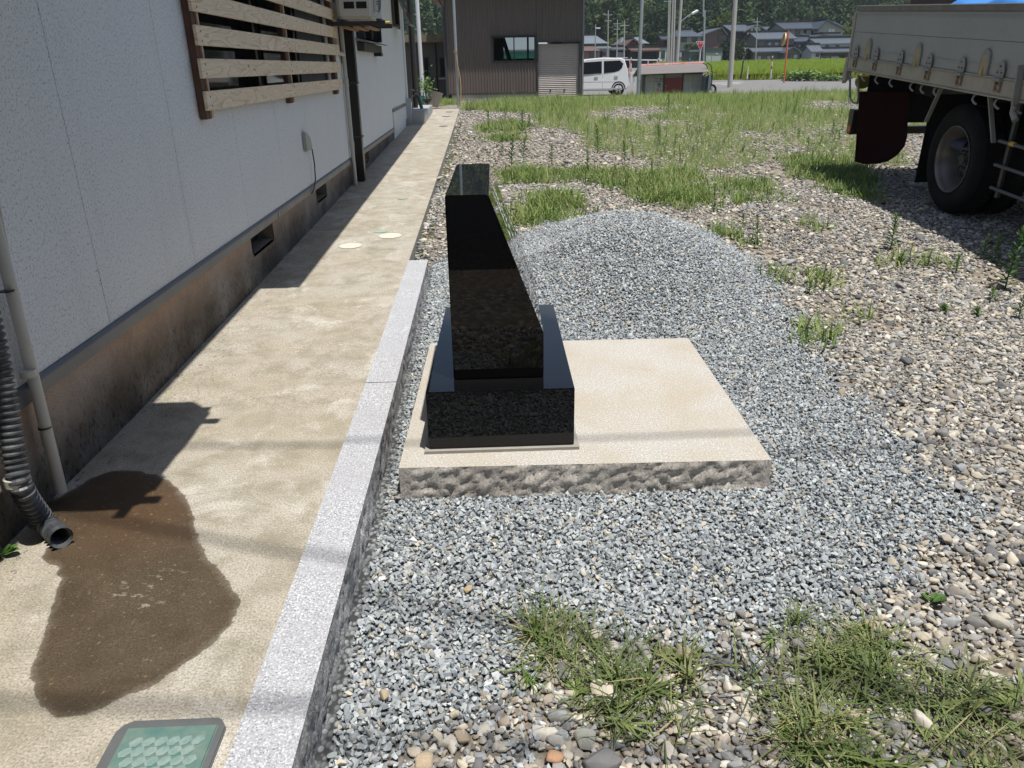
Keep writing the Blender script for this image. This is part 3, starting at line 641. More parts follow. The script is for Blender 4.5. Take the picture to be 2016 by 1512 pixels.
WD = [(1007, 335, 56, 'tall dark weed with drooping leaves just beyond the black monument'), (988, 305, 30, 'small upright weed left of the tallest one beyond the monument'), (1030, 318, 36, 'branching weed right behind the tall dark weed'),
      (1086, 323, 30, 'bushy round weed standing alone on bare pebbles'), (962, 251, 26, 'short weed at the left end of the small green patch'), (995, 233, 16, 'tiny weed close to the concrete path end'),
      (1028, 261, 34, 'weed rising from the small green patch'), (1043, 262, 28, 'thin weed at the right end of the small green patch'), (1156, 342, 36, 'grey green weed at the near edge of the grass strip'),
      (1177, 301, 46, 'large feathery weed at the left edge of the field'), (1230, 324, 38, 'dark spiky weed in front of the field'), (1246, 315, 24, 'short dark weed beside the spiky one'),
      (1297, 289, 34, 'dark upright weed in the middle of the field'), (1315, 231, 36, 'slender dark weed in the far grass'), (1328, 292, 22, 'low weed right of the middle field weed'), (1404, 420, 16, 'small leafy weed behind the crushed stone heap'),
      (1490, 480, 44, 'leafy weed on pebbles right of the heap'), (1463, 441, 18, 'small broad weed between heap and truck'), (1753, 492, 62, 'tall weed at the edge of the truck shadow'), (1881, 538, 34, 'bright green weed on sunlit pebbles near the truck'),
      (1934, 508, 42, 'fresh weed in the truck shadow, left of two'), (1957, 518, 50, 'fresh weed in the truck shadow, right of two'), (1978, 570, 112, 'tallest grey green weed at the right edge'), (2004, 628, 54, 'weed leaning at the right border above the pebbles'),
      (1592, 582, 26, 'low greyish weed beside the crushed stone'), (1952, 592, 22, 'small bright weed under the tallest one'), (1772, 522, 22, 'seedling with spread leaves on the pebbles'), (1858, 614, 12, 'tiny green seedling on open pebbles'),
      (1922, 622, 14, 'tiny yellow green seedling near the right border'), (1640, 268, 26, 'weed in the grass close to the truck tail'), (1590, 300, 24, 'weed in the right part of the field'), (1520, 262, 18, 'small weed in thin grass mid right')]
for i, (u, v, hp, lab) in enumerate(WD):
    p = gT(u, v); p[2] = float(lotz(p[0], p[1])); h = hp*p[1]/1512*1.12; t = thing('weed', lab, 'weed', tuple(p), 'weeds growing through the gravel')
    sm_, lm_ = weed_mesh(h, i, leaf=min(.10, max(.05, h*.32)), n=int(26+h*60), wide=min(.022, max(.013, h*.07)))
    sm_.build('stem', M['weed'], t, local=True); lm_.build('leaves', M['weed'], t, local=True)
# broad-leaved seedling in the foreground and weeds at the house foot
def broad(name, lab, loc, leaves, size, seed):
    r = random.Random(seed); t = thing(name, lab, 'plant', tuple(loc)); b = MB()
    for i in range(leaves):
        a = i*2.1+r.random(); L_ = size*r.uniform(.7, 1.2); up = r.uniform(.2, .9); c = Vector((math.cos(a)*math.cos(up), math.sin(a)*math.cos(up), math.sin(up))); sd = Vector((-math.sin(a), math.cos(a), 0)); q = c*L_*.35
        b.add([q*.2, q+sd*L_*.22, c*L_*.8+sd*L_*.2, c*L_+Vector((0, 0, -.1*L_)), c*L_*.8-sd*L_*.2, q-sd*L_*.22], [(0, 1, 2, 3), (0, 3, 4, 5)])
    b.build('leaves', M['weed'], t, local=True); MB().tube([(0, 0, -.01), (0, 0, size*.3)], .0025, 5).build('stem', M['weed'], t, local=True)
broad('seedling', 'broad leaved seedling at the edge of the crushed gravel', gT(1835, 1185, .01), 7, .05, 4)
broad('seedling', 'pale green weed growing at the foot of the house beside the hose', np.array([-1.50, 2.0, .01]), 11, .05, 8)
broad('seedling', 'small weed with one bright leaf behind the black hose', np.array([-1.47, 2.17, .01]), 6, .035, 9)
# ================================================================== HOUSE beside the path
WX = -1.51
house = thing('house', 'pale speckled house wall with dark base trim along the left of the path', 'house', (WX, 2, 0))
# openings on the wall: (y0, y1, z0, z1)
OP = [(4.48, 8.20, 1.19, 2.25), (10.22, 11.95, 1.66, 2.3), (14.45, 15.9, 2.0, 2.6), (13.55, 15.68, -1, .70)]
yb = 1.0-.985*2; k = 0
while yb < 16.2:
    y0, y1 = yb+.002, min(yb+.983, 16.2); yb += .985
    cuts = sorted({y0, y1}|{c for o in OP for c in o[:2] if y0 < c < y1})
    for a, c in zip(cuts, cuts[1:]):
        zs = [(.428, 2.86)]
        for o in OP:
            if o[0] < (a+c)/2 < o[1]:
                nz_ = []
                for z0, z1 in zs:
                    if o[2] > z0: nz_.append((z0, min(z1, o[2])))
                    if o[3] < z1: nz_.append((max(z0, o[3]), z1))
                zs = nz_
        for z0, z1 in zs:
            MB().box(WX-.016, WX, a, c, z0, z1).build('siding_panel', M['siding'], house, bevel=.001, seg=1)
MB().box(WX-.05, WX-.0165, -1, 16.2, .2, 2.86).v
# backing core with window openings left open
b = MB()
def corewall(y0, y1, z0, z1): b.box(WX-.12, WX-.018, y0, y1, z0, z1)
corewall(-1, 4.48, .43, 2.86); corewall(4.48, 8.20, .43, 1.19); corewall(4.48, 8.20, 2.25, 2.86); corewall(8.20, 10.22, .43, 2.86); corewall(10.22, 11.95, .43, 1.66); corewall(10.22, 11.95, 2.3, 2.86)
corewall(11.95, 13.55, .43, 2.86); corewall(13.55, 14.45, .7, 2.86); corewall(14.45, 15.68, .7, 2.0); corewall(14.45, 15.9, 2.6, 2.86); corewall(15.68, 15.9, .43, 2.0); corewall(15.9, 16.2, .43, 2.86)
b.box(-7, WX-.12, -1.1, -1, 0, 2.86); b.box(-7, WX-.02, 16.1, 16.2, 0, 2.86)
b.build('wall_core', M['dark'], house)
MB().box(-7, WX-1.6, -1, 16.1, 0, 2.8).build('interior', M['dark'], house)
# foundation with vents
VT = [(4.99, 5.50), (7.08, 7.52), (10.2, 10.5)]
b = MB(); H2 = []
def fbox(y0, y1, z1t):
    n = max(2, int((y1-y0)/.12)); ys = np.linspace(y0, y1, n)
    for p, q in zip(ys, ys[1:]):
        zz = np.linspace(0, 1, 6)
        for a_, c_ in zip(zz, zz[1:]):
            f0 = [(WX-.012, p, zp(p)-.02+(z1t-zp(p)+.02)*a_), (WX-.012, q, zp(q)-.02+(z1t-zp(q)+.02)*a_), (WX-.012, q, zp(q)-.02+(z1t-zp(q)+.02)*c_), (WX-.012, p, zp(p)-.02+(z1t-zp(p)+.02)*c_)]
            b.add(f0, [(0, 1, 2, 3)])
last = -1.
for (v0, v1) in VT: fbox(last, v0, .375); fbox(v0, v1, .245); last = v1
fbox(last, 13.5, .375)
o = b.build('foundation', M['found'], house); vv = np.array([v.co[:] for v in o.data.vertices]); at = o.data.attributes.new('hgt', 'FLOAT', 'POINT')
at.data.foreach_set('value', np.clip(vv[:, 2]-zp(vv[:, 1]+2), 0, 1).astype(np.float32))
for i, (v0, v1) in enumerate(VT):
    b = MB(); b.box(WX-.20, WX-.012, v0-.001, v0-.02, .245, .37); b.box(WX-.20, WX-.012, v1+.001, v1+.02, .245, .37); b.box(WX-.20, WX-.012, v0, v1, .225, .2455)
    vt = b.build('vent', M['found'] if False else plain('vent_concrete', (.20, .165, .13), .9, .4, 20), house)
    MB().box(WX-.23, WX-.2, v0, v1, .22, .39).build('vent_back', M['dark'], vt)
    b = MB(); nb = int((v1-v0)/.022)
    for j in range(nb): yy = v0+(j+.5)*(v1-v0)/nb; b.box(WX-.125, WX-.118, yy-.003, yy+.003, .246, .37)
    b.build('vent_grille', M['iron'], vt)
# base trim (flashing) in pieces
b = MB(); b.prism([(WX-.03, .368), (WX+.018, .368), (WX+.018, .415), (WX+.006, .428), (WX-.03, .428)], 'y', -1, 9.2); b.build('base_trim', M['trim'], house, bevel=.002)
b = MB(); b.prism([(WX-.03, .368), (WX+.018, .368), (WX+.018, .415), (WX+.006, .428), (WX-.03, .428)], 'y', 9.21, 13.52); b.build('base_trim', M['trim'], house, bevel=.002)
MB().box(WX+.001, WX+.021, 5.60, 5.63, .366, .42).build('trim_joiner', M['graymetal'], house)
# window behind the slats
wf = MB()
for (y0, y1, z0, z1) in [(4.48, 8.20, 1.19, 1.24), (4.48, 8.20, 2.2, 2.25), (4.48, 4.54, 1.24, 2.2), (8.14, 8.20, 1.24, 2.2), (5.7, 5.76, 1.24, 2.2), (6.9, 6.97, 1.24, 2.2)]: wf.box(WX-.10, WX-.02, y0, y1, z0, z1)
w = wf.build('window_frame', M['black'], house, bevel=.004)
for (y0, y1, xo) in [(4.54, 5.7, -.09), (5.76, 6.9, -.07), (6.97, 8.14, -.05)]: MB().box(WX+xo-.006, WX+xo, y0, y1, 1.24, 2.2).build('pane', M['glass'], w)
MB().box(WX-.03, WX-.02, 7.05, 8.1, 1.25, 2.2).build('insect_screen', plain('grey_screen', (.10, .105, .115), .8), w)
# second window box with sill and brown apron
b = MB(); b.box(WX-.05, WX+.10, 10.22, 10.28, 1.68, 2.3); b.box(WX-.05, WX+.10, 11.89, 11.95, 1.68, 2.3); b.box(WX-.05, WX+.08, 11.05, 11.10, 1.70, 2.3); b.box(WX-.05, WX+.10, 10.28, 11.89, 2.26, 2.3)
w = b.build('window_frame', M['black'], house, bevel=.004)
MB().box(WX+.02, WX+.026, 10.28, 11.05, 1.7, 2.26).build('pane', M['glass'], w); MB().box(WX+.04, WX+.046, 11.1, 11.89, 1.7, 2.26).build('pane', M['glass'], w)
MB().prism([(WX, 1.66), (WX+.16, 1.635), (WX+.16, 1.65), (WX, 1.69)], 'y', 10.1, 12.02).build('sill', M['graymetal'], w)
for (y0, y1) in [(10.2, 11.06), (11.065, 11.93)]: MB().box(WX+.001, WX+.09, y0, y1, 1.545, 1.635).build('sill_apron', plain('dark_brown_board', (.045, .038, .034), .6), w)
MB().box(WX+.001, WX+.10, 11.72, 11.935, 1.50, 1.544).build('apron_block', M['black'], w)
# two awning windows tilted open
for (y0, y1, z0, ln) in [(14.45, 15.25, 2.0, .55), (12.55, 13.1, 2.42, .3)]:
    b = MB(); b.box(WX+.001, WX+.05, y0, y0+.05, z0, 2.6); b.box(WX+.001, WX+.05, y1-.05, y1, z0, 2.6); b.box(WX+.001, WX+.06, y0+.05, y1-.05, z0, z0+.04)
    w = b.build('awning_window_frame', plain('bronze_frame', (.07, .062, .055), .5), house, bevel=.003)
    p0 = Vector((WX+.055, 0, 2.62)); p1 = Vector((WX+.055+ln*.42, 0, z0+.03))
    for a, c, m_, nm in [(y0+.03, y1-.03, M['glass'], 'pane')]:
        MB().hexa([(p1.x, a, p1.z), (p1.x, c, p1.z), (p0.x, c, p0.z), (p0.x, a, p0.z), (p1.x+.006, a, p1.z), (p1.x+.006, c, p1.z), (p0.x+.006, c, p0.z), (p0.x+.006, a, p0.z)]).build(nm, M['glass'], w)
    for yy in (y0+.01, y1-.03): MB().bar((p0.x, yy+.01, p0.z), (p1.x, yy+.01, p1.z), .02, .03).build('sash_rail', M['graymetal'], w)
    MB().bar((p1.x, y0, p1.z), (p1.x, y1, p1.z), .03, .03).build('sash_rail', M['graymetal'], w)
# white access hatch and corner post
MB().box(WX-.02, WX+.006, 13.56, 15.66, .23, .665).build('access_hatch', plain('off_white_hatch', (.60, .61, .62), .6, .1, 4), house, bevel=.004)
MB().box(WX-.02, WX+.02, 13.50, 15.70, .668, .715).build('hatch_lintel', M['trim'], house)
MB().box(WX-.02, WX+.004, 13.50, 13.55, .2, .66).build('hatch_jamb', M['conc'], house)
MB().box(WX-.03, WX+.10, 15.9, 16.0, .25, .79).build('corner_post', plain('pale_grey_post', (.40, .42, .45), .5, .1), house, bevel=.004)
MB().box(WX-.015, WX+.03, 16.0, 16.2, .25, 2.86).build('corner_trim', M['siding'], house)
# roofs (tiled eaves)
mtile = plain('glazed_black_tile', (.03, .031, .034), .25, .3, 8)
def tiled_roof(name, y0, y1, xe, ze, parent):
    rise = .42; b = MB(); pit = .265; n = int((y1-y0)/pit)
    b.hexa([(xe+.03, y0, ze-.03), (xe+.03, y1, ze-.03), (-5, y1, ze-.03+(xe+5)*rise), (-5, y0, ze-.03+(xe+5)*rise), (xe+.03, y0, ze+.0), (xe+.03, y1, ze+.0), (-5, y1, ze+(xe+5)*rise), (-5, y0, ze+(xe+5)*rise)])
    deck = b.build(name, mtile, parent)
    for i in range(n):
        yc = y0+(i+.5)*pit; b = MB(); V = []
        prof = [(-.5, .0), (-.3, -.01), (-.1, -.005), (.05, .012), (.15, .045), (.25, .062), (.35, .045), (.5, .0)]
        for x_, dz in ((xe, .0), (xe-.02, .0), (-5, (xe+5)*rise)):
            for (t, h) in prof: V.append((x_, yc+t*pit, ze+.012+dz+h))
        for (t, h) in prof: V.append((xe, yc+t*pit, ze-.025))
        m8 = 8; F = [(j, j+1, j+1+m8, j+m8) for j in range(7)]+[(j+m8, j+1+m8, j+1+2*m8, j+2*m8) for j in range(7)]+[(j+24, j+25, j+1, j) for j in range(7)]
        b.add(V, F); b.build('roof_tile_row', mtile, deck)
    return deck
EAVE_Z = 2.80
tiled_roof('eave_roof', -1.0, 4.38, -1.05, EAVE_Z, house); tiled_roof('eave_roof', 4.39, 16.6, -.80, EAVE_Z-.0, house)
MB().box(-5, -1.10, -1.0, 4.38, EAVE_Z-.07, EAVE_Z-.035).build('soffit', plain('soffit_board', (.40, .37, .33), .7), house)
MB().box(-5, -.84, 4.39, 16.6, EAVE_Z-.07, EAVE_Z-.035).build('soffit', plain('soffit_board', (.40, .37, .33), .7), house)

# ---------------------------------------------------------------- wooden slat screen
scr = thing('slat_screen', 'new pine board slat screen on stained posts over the house window', 'slat screen', (WX+.08, 4.1, 1.1))
for i, (y0, y1) in enumerate([(4.36, 4.45), (6.30, 6.39), (8.30, 8.40)]):
    MB().box(WX+.002, WX+.040, y0, y1, 1.112, 2.45).build('post', M['brownwood'], scr, bevel=.003)
    MB().box(WX+.0405, WX+.0495, y1-.025, y1, 1.118, 2.44).build('batten', plain('pine_edge', (.55, .40, .27), .7), scr)
for i in range(9):
    z0 = 1.157+i*.158
    s_ = MB().box(WX+.050, WX+.066, 4.33+random.uniform(-.008, .008), 8.54+random.uniform(-.012, .012), z0, z0+.096).build('slat', M['pine'], scr, bevel=.0015)
    b = MB()
    for y_ in (4.40, 6.35, 8.35):
        for dz in (.022, .068): b.lathe([(0, .006), (.0015, .005), (.0015, .0005)], (WX+.066, y_+random.uniform(-.01, .01), z0+dz), (1, 0, 0), 8)
    b.build('screws', M['iron'], s_)

# ---------------------------------------------------------------- wall bits
t = thing('cable_cover', 'small grey plastic cable cover on the wall with black cord below', 'cable cover', (WX, 6.8, .7))
MB().prism([(6.70, .715), (6.93, .715), (6.93, .76), (6.89, .82), (6.80, .86), (6.70, .876)], 'x', WX, WX+.03).build('cover_box', plain('grey_plastic', (.36, .36, .34), .5, .1), t, bevel=.008)
MB().tube([(WX+.03, 6.90, .72), (WX+.035, 6.91, .60), (WX+.035, 6.88, .47), (WX+.03, 6.80, .40), (WX+.03, 6.70, .375)], .0055, 8).build('cord', M['black'], t, smooth=True)
t = thing('black_downpipe', 'square black rainwater downpipe between slat screen and air conditioner', 'downpipe', (WX+.06, 9.3, 0))
MB().box(WX+.02, WX+.11, 9.18, 9.30, .14, 1.18).build('lower_pipe', M['black'], t, bevel=.008); MB().box(WX+.015, WX+.115, 9.175, 9.305, 1.18, 2.76).build('upper_pipe', M['black'], t, bevel=.008)
for z in (.62, 1.19, 1.95): MB().box(WX+.005, WX+.12, 9.165, 9.315, z, z+.02).build('pipe_clip', M['iron'], t)
t = thing('cream_drain_pipe', 'thin cream drain pipe running down the wall beside the black downpipe', 'pipe', (WX+.03, 8.95, 0))
MB().tube([(WX+.035, 8.95, .13), (WX+.035, 8.95, 1.60), (WX+.035, 8.95, 2.0)], .022, 10).build('riser', M['cream'], t, smooth=True)
MB().tube([(WX+.03, 8.62, 1.72), (WX+.03, 8.62, 1.54), (WX+.03, 8.65, 1.50), (WX+.035, 8.93, 1.49)], .022, 10).build('elbow', M['cream'], t, smooth=True)
for z in (.55, 1.2): MB().tube([(WX+.035, 8.95, z), (WX+.035, 8.95, z+.05)], .027, 10).build('coupling', M['cream'], t, smooth=True)
t = thing('cream_downpipe', 'cream round pipe with black ties standing at the wall left of the wet patch', 'pipe', (WX+.04, 2.32, 0))
pa = gx(118, 957, WX+.045); pb = gx(0, 480, WX+.045); pa[2] = .045
pc = pb+(pb-pa)*.9
MB().tube([pa, pa+(pb-pa)*.5, pb, pc], .0185, 16).build('pipe', M['cream'], t, smooth=True)
def ring(o, q, r, nm, m_, w=.006): q = Vector(q); a = Vector(pb-pa).normalized(); MB().tube([q-a*w, q+a*w], r, 14).build(nm, m_, t, smooth=True)
for (u, v) in [(88, 842), (14, 573)]: q = gx(u, v, WX+.045); ring(t, q, .0205, 'tie', M['black'], .002)
q = gx(55, 735, WX+.045); ring(t, q, .024, 'clamp', M['cream'], .011)
MB().box(WX+.002, WX+.03, q[1]-.06, q[1]-.035, q[2]-.014, q[2]+.014).build('clamp_foot', M['cream'], t, bevel=.004)
c0, c1 = gx(88, 880, WX+.02), gx(0, 440, WX+.02)
t2 = thing('corrugated_conduit', 'thin ribbed beige conduit right behind the cream pipe', 'conduit', tuple(gx(88, 880, WX+.02)))
pts = []; rs = []
NN = 220
for i in range(NN): pts.append(Vector(c0+(c1-c0)*(i/(NN-1)*1.6))+Vector((0, .004, 0))); rs.append(.0095 if i % 2 else .0075)
MB().tube(pts, rs, 10).build('conduit', plain('beige_conduit', (.42, .41, .37), .5, .1), t2)
# black corrugated hose bending onto the path
def smoothpath(ps, n):
    ps = [Vector(p) for p in ps]; out = []
    for i in range(n):
        t_ = i/(n-1)*(len(ps)-1); k_ = min(int(t_), len(ps)-2); f = t_-k_
        p0, p1, p2, p3 = ps[max(k_-1, 0)], ps[k_], ps[k_+1], ps[min(k_+2, len(ps)-1)]
        out.append(.5*((2*p1)+(-p0+p2)*f+(2*p0-5*p1+4*p2-p3)*f*f+(-p0+3*p1-3*p2+p3)*f**3))
    return out
xh = WX+.085
k1 = [tuple(gx(-40, 560, xh)), tuple(gx(-8, 690, xh)), tuple(gx(12, 800, xh)), tuple(gx(28, 900, xh)), tuple(gx(45, 965, xh+.01)), tuple(gz(86, 1024, .050)), tuple(gz(122, 1060, .034))]
k1 = [k1[0], k1[1], k1[2], k1[3], k1[4], k1[5], k1[6]]; up = Vector(k1[0])-Vector(k1[1]); k1 = [tuple(Vector(k1[0])+up*2.2)]+k1
_h = smoothpath(k1, 900); hs = [_h[0]]; acc = 0.
for p_, q_ in zip(_h, _h[1:]):
    acc += (q_-p_).length
    if acc >= .0048: hs.append(q_); acc = 0.
rs = [(.034, .034, .0265, .0265)[i % 4] for i in range(len(hs))]
t = thing('drain_hose', 'thick black corrugated drain hose ending on the wet path', 'hose', tuple(hs[-1]))
MB().tube(hs, rs, 18, cap=False).build('hose', plain('dusty_black_hose', (.022, .024, .028), .42, .3, 14, col2=(.14, .15, .16)), t)
q = Vector(gx(34, 945, xh)); 
MB().tube([q+Vector((0, -.0, -.014)), q+Vector((0, 0, .012))], .036, 18).build('clamp', M['cream'], t, smooth=True)
MB().box(WX+.0, WX+.055, q.y-.06, q.y-.03, q.z-.02, q.z+.015).build('clamp_foot', M['cream'], t, bevel=.004)

# ---------------------------------------------------------------- air conditioner on wall bracket (in view)
def aircon(lab, x0, y0, z0, wx, ly, hz, fan=True):
    t = thing('air_conditioner', lab, 'air conditioner', (x0, y0, z0)); mw = plain('off_white_casing', (.60, .59, .54), .45, .15, 3)
    MB().box(x0, x0+wx, y0, y0+ly, z0, z0+hz).build('casing', mw, t, bevel=.025, seg=3)
    b = MB()
    for i in range(2):
        for j in range(int(hz/.12)): b.box(x0+.07+i*.12, x0+.17+i*.12, y0-.003, y0+.002, z0+.09+j*.085, z0+.15+j*.085)
    b.build('end_grille', M['dark'], t)
    MB().box(x0+wx-.002, x0+wx+.03, y0+.10, y0+.22, z0+.07, z0+.30).build('valve_cover', mw, t, bevel=.012)
    b = MB()
    for i in range(7): b.box(x0+wx+.0302, x0+wx+.033, y0+.115, y0+.205, z0+.13+i*.022, z0+.14+i*.022)
    b.build('louvre', M['iron'], t)
    b = MB(); b.lathe([(0, .21), (.015, .21), (.015, .19)], (x0+wx, y0+ly*.6, z0+hz*.52), (1, 0, 0), 28)
    for i in range(8): b.lathe([(.002, .02+i*.022), (.010, .024+i*.022), (.002, .028+i*.022)], (x0+wx, y0+ly*.6, z0+hz*.52), (1, 0, 0), 28)
    b.build('fan_guard', M['graymetal'], t)
    return t
aircon('white outdoor air conditioner unit high on a wall bracket', -1.395, 8.32, 1.795, .34, .78, .56)
t = thing('wall_bracket', 'dark steel wall bracket carrying the white air conditioner', 'bracket', (WX, 8.4, 1.7))
for y_ in (8.34, 8.98):
    MB().box(WX, -.94, y_, y_+.045, 1.735, 1.775).build('arm', M['iron'], t, bevel=.004)
    MB().box(WX, WX+.03, y_, y_+.045, 1.40, 1.734).build('upright', M['iron'], t)
for x_ in (-1.40, -1.02): MB().box(x_, x_+.045, 8.28, 9.12, 1.776, 1.793).build('rail', M['iron'], t)
for i in range(3): MB().box(-1.36+i*.11, -1.31+i*.11, 8.30, 9.1, 1.715, 1.733).build('wood_packer', plain('packer_wood', (.35, .2, .1), .7), t)
MB().lathe([(0, .012), (.05, .012), (.05, .001)], (-.945, 8.36, 1.76), (1, 0, 0), 10).build('end_bolt', M['yellow'], t)

# second unit just above the frame, whose shadow falls beside the wet patch
zs = 1.95; sx = lambda p, z: (p[0]+z*SUN.x/SUN.z, p[1]+z*SUN.y/SUN.z)
a_ = aircon('white outdoor air conditioner unit above the black drain hose', WX+.27, 1.88, 1.95, .37, .80, .56)
t = thing('wall_bracket', 'steel wall bracket above the black drain hose', 'bracket', (WX, 2.1, 1.9))
for y_ in (1.93, 2.56):
    MB().box(WX, WX+.69, y_, y_+.045, 1.89, 1.93).build('arm', M['iron'], t, bevel=.004); MB().bar((WX+.02, y_+.02, 1.58), (WX+.45, y_+.02, 1.88), .03, .03).build('strut', M['iron'], t)
for x_ in (WX+.29, WX+.58): MB().box(x_, x_+.04, 1.84, 2.72, 1.931, 1.948).build('rail', M['iron'], t)

# step block by the far corner of the house, tap and hose
t = thing('step_block', 'grey concrete step block against the far end of the house', 'step', (-1.4, 17, .25))
MB().box(-1.50, -1.165, 15.98, 18.6, .25, .555).build('step', plain('grey_render', (.34, .35, .35), .8, .15, 5), t, bevel=.012)
t = thing('far_downpipe', 'black downpipe past the far corner of the house', 'downpipe', (-1.44, 17.3, .4))
MB().tube([(-1.44, 17.3, .55), (-1.44, 17.3, 3.4)], .055, 12).build('pipe', M['black'], t, smooth=True)
MB().tube([(-1.44, 17.2, .9), (-1.52, 17.3, .9)], .02, 8).build('clip', M['iron'], t)
t = thing('garden_tap', 'small tap with a dark green hose end above the step block', 'tap', (-1.38, 16.8, .56))
MB().tube([(-1.46, 16.8, .55), (-1.46, 16.8, .80), (-1.38, 16.8, .82)], .014, 8).build('standpipe', M['steel'], t, smooth=True)
MB().tube([(-1.38, 16.8, .82), (-1.32, 16.78, .78), (-1.30, 16.77, .68), (-1.27, 16.76, .565)], .035, 10).build('hose_end', plain('dark_green_hose', (.05, .09, .08), .5), t, smooth=True)
MB().box(-1.41, -1.35, 16.78, 16.82, .84, .855).build('tap_handle', M['steel'], t)

# ================================================================== overhead cables whose soft shadows cross path and gravel
def cable(lab, g0, g1, zc, r=.013):
    s = SUN/SUN.z; a = Vector((g0[0], g0[1], 0))+s*zc; b_ = Vector((g1[0], g1[1], 0))+s*zc; d = (b_-a); a2 = a-d*6; b2 = b_+d*12
    t = thing('overhead_cable', lab, 'cable', tuple(a), 'cables strung overhead'); pts = [a2+(b2-a2)*i/24+Vector((0, 0, -1.2*(1-((i-12)/12)**2)+1.2*(1-((8.-12)/12)**2))) for i in range(25)]
    MB().tube(pts, r, 6).build('cable', M['black'], t, smooth=True)
cable('overhead cable crossing above the near end of the path', gz(0, 1385, 0), gz(600, 1392, 0), 8.5, .014)
cable('overhead cable crossing above the wet patch', gz(280, 1036, 0), gz(600, 1092, 0), 8.5, .013)
cable('overhead cable crossing above the monument base', gz(540, 878, 0), gz(720, 872, 0), 8.8, .011)
# ================================================================== TRUCK
wc = gT(1888, 437, 0.0); dirY = R@np.array([1046-CX, 22-CY, FP]); Yl = Vector(dirY).normalized(); Xl = Yl.cross(Vector((0, 0, 1))).normalized(); Zl = Xl.cross(Yl).normalized()
TM = Matrix(((Xl.x, Yl.x, Zl.x, wc[0]), (Xl.y, Yl.y, Zl.y, wc[1]), (Xl.z, Yl.z, Zl.z, wc[2]), (0, 0, 0, 1))); TMi = TM.inverted()
truck = thing('truck', 'grey flatbed truck with dropside bed parked at the right edge', 'truck', mat=TM)
def tp(u, v, x=-.11):      # pixel -> truck coordinates on the plane local x
    o = TMi@Vector((0, 0, H)); d = TMi.to_3x3()@Vector(ray(u, v)); return o+d*((x-o.x)/d.x)
def tpy(u, v, y): o = TMi@Vector((0, 0, H)); d = TMi.to_3x3()@Vector(ray(u, v)); return o+d*((y-o.y)/d.y)
BX = -.11
def TB(b, name, mat, par=None, **k): return b.build(name, mat, par or truck, local=True, **k)
mbed = plain('faded_grey_bed_paint', (.36, .355, .32), .5, .16, 2.2, .05, col2=(.31, .315, .30)); mrail = plain('weathered_bed_rail', (.40, .375, .31), .55, .25, 6, col2=(.30, .25, .19))
c = [tp(1680, 12), tp(2016, 8), tp(1673, 112), tp(1687, 139), tp(2016, 203), tp(2016, 163)]
zt = (c[0].z+c[1].z)/2; zh = (tp(1675, 112).z+tp(2016, 162).z)/2; zb = (c[3].z+c[4].z)/2; yr = tp(1676, 100).y; FWD = -3.7; BW = 2.1
print('truck', wc, 'zt', zt, 'zh', zh, 'zb', zb, 'yr', yr)
b = MB(); b.box(BX, BX+.035, FWD, yr, zh+.012, zt-.05); side = TB(b, 'bed_side', mbed, bevel=.004)
zm = (tp(1673, 96).z+tp(2016, 134).z)/2; zu = (tp(1675, 28).z+tp(2016, 32).z)/2
TB(MB().box(BX-.006, BX-.0005, FWD, yr-.01, zm-.006, zm+.006), 'pressed_rib', mbed, side, bevel=.002); TB(MB().box(BX-.006, BX-.0005, FWD, yr-.01, zu-.006, zu+.006), 'pressed_rib', mbed, side, bevel=.002)
TB(MB().box(BX-.0015, BX-.0005, FWD, yr-.01, (zm+zu)/2-.0015, (zm+zu)/2+.0015), 'panel_seam', M['iron'], side)
TB(MB().box(BX-.016, BX+.05, FWD, yr, zt-.049, zt), 'top_rail', plain('rail_dark', (.22, .19, .155), .6, .4, 9), side, bevel=.006)
TB(MB().box(BX-.010, BX+.045, FWD, yr, zt+.0005, zt+.008), 'top_cap', plain('worn_bright_edge', (.62, .60, .52), .5, .3), side)
TB(MB().box(BX-.014, BX+.02, FWD, yr, zh-.004, zh+.011), 'hinge_rail', mrail, bevel=.004)
TB(MB().box(BX-.006, BX+.06, FWD, yr+.02, zb+.008, zh-.005), 'lower_side_rail', mrail, bevel=.004)
TB(MB().box(BX-.014, BX+.07, FWD, yr+.02, zb-.008, zb+.0075), 'bottom_lip', mrail, bevel=.003)
# bed floor, cross members, front board, far side, tail board
TB(MB().box(BX+.061, BW, FWD, yr, zh-.05, zh), 'bed_floor', M['iron']); TB(MB().box(BW, BW+.035, FWD, yr, zb, zt), 'bed_side', mbed)
TB(MB().box(BX, BW, FWD-.06, FWD-.005, zb, zt+.5), 'headboard', mbed)
TB(MB().hexa([(BX+.01, yr+.002, zh), (BW, yr+.002, zh), (BW, yr+.05, zh), (BX+.01, yr+.05, zh), (BX+.01, yr+.03, zt-.01), (BW, yr+.03, zt-.01), (BW, yr+.07, zt-.01), (BX+.01, yr+.07, zt-.01)]), 'tailboard', mbed)
p = MB().hexa([(BX-.01, yr-.005, zh), (BX+.02, yr-.005, zh), (BX+.02, yr+.045, zh), (BX-.01, yr+.045, zh), (BX-.01, yr+.0, zt-.06), (BX+.02, yr+.0, zt-.06), (BX+.02, yr+.07, zt-.06), (BX-.01, yr+.07, zt-.06)])
TB(p, 'corner_post', mrail, bevel=.006)
TB(MB().prism([(yr+.022, zb-.10), (yr+.12, zb-.16), (yr+.14, zb-.05), (yr+.10, zh-.002), (yr+.022, zh-.002)], 'x', BX-.01, BX+.04), 'rear_corner_plate', mrail, bevel=.006)
for i in range(7): TB(MB().box(BX+.08, BW, FWD+.4+i*.95, FWD+.46+i*.95, zb-.02, zh-.051), 'cross_member', M['iron'])
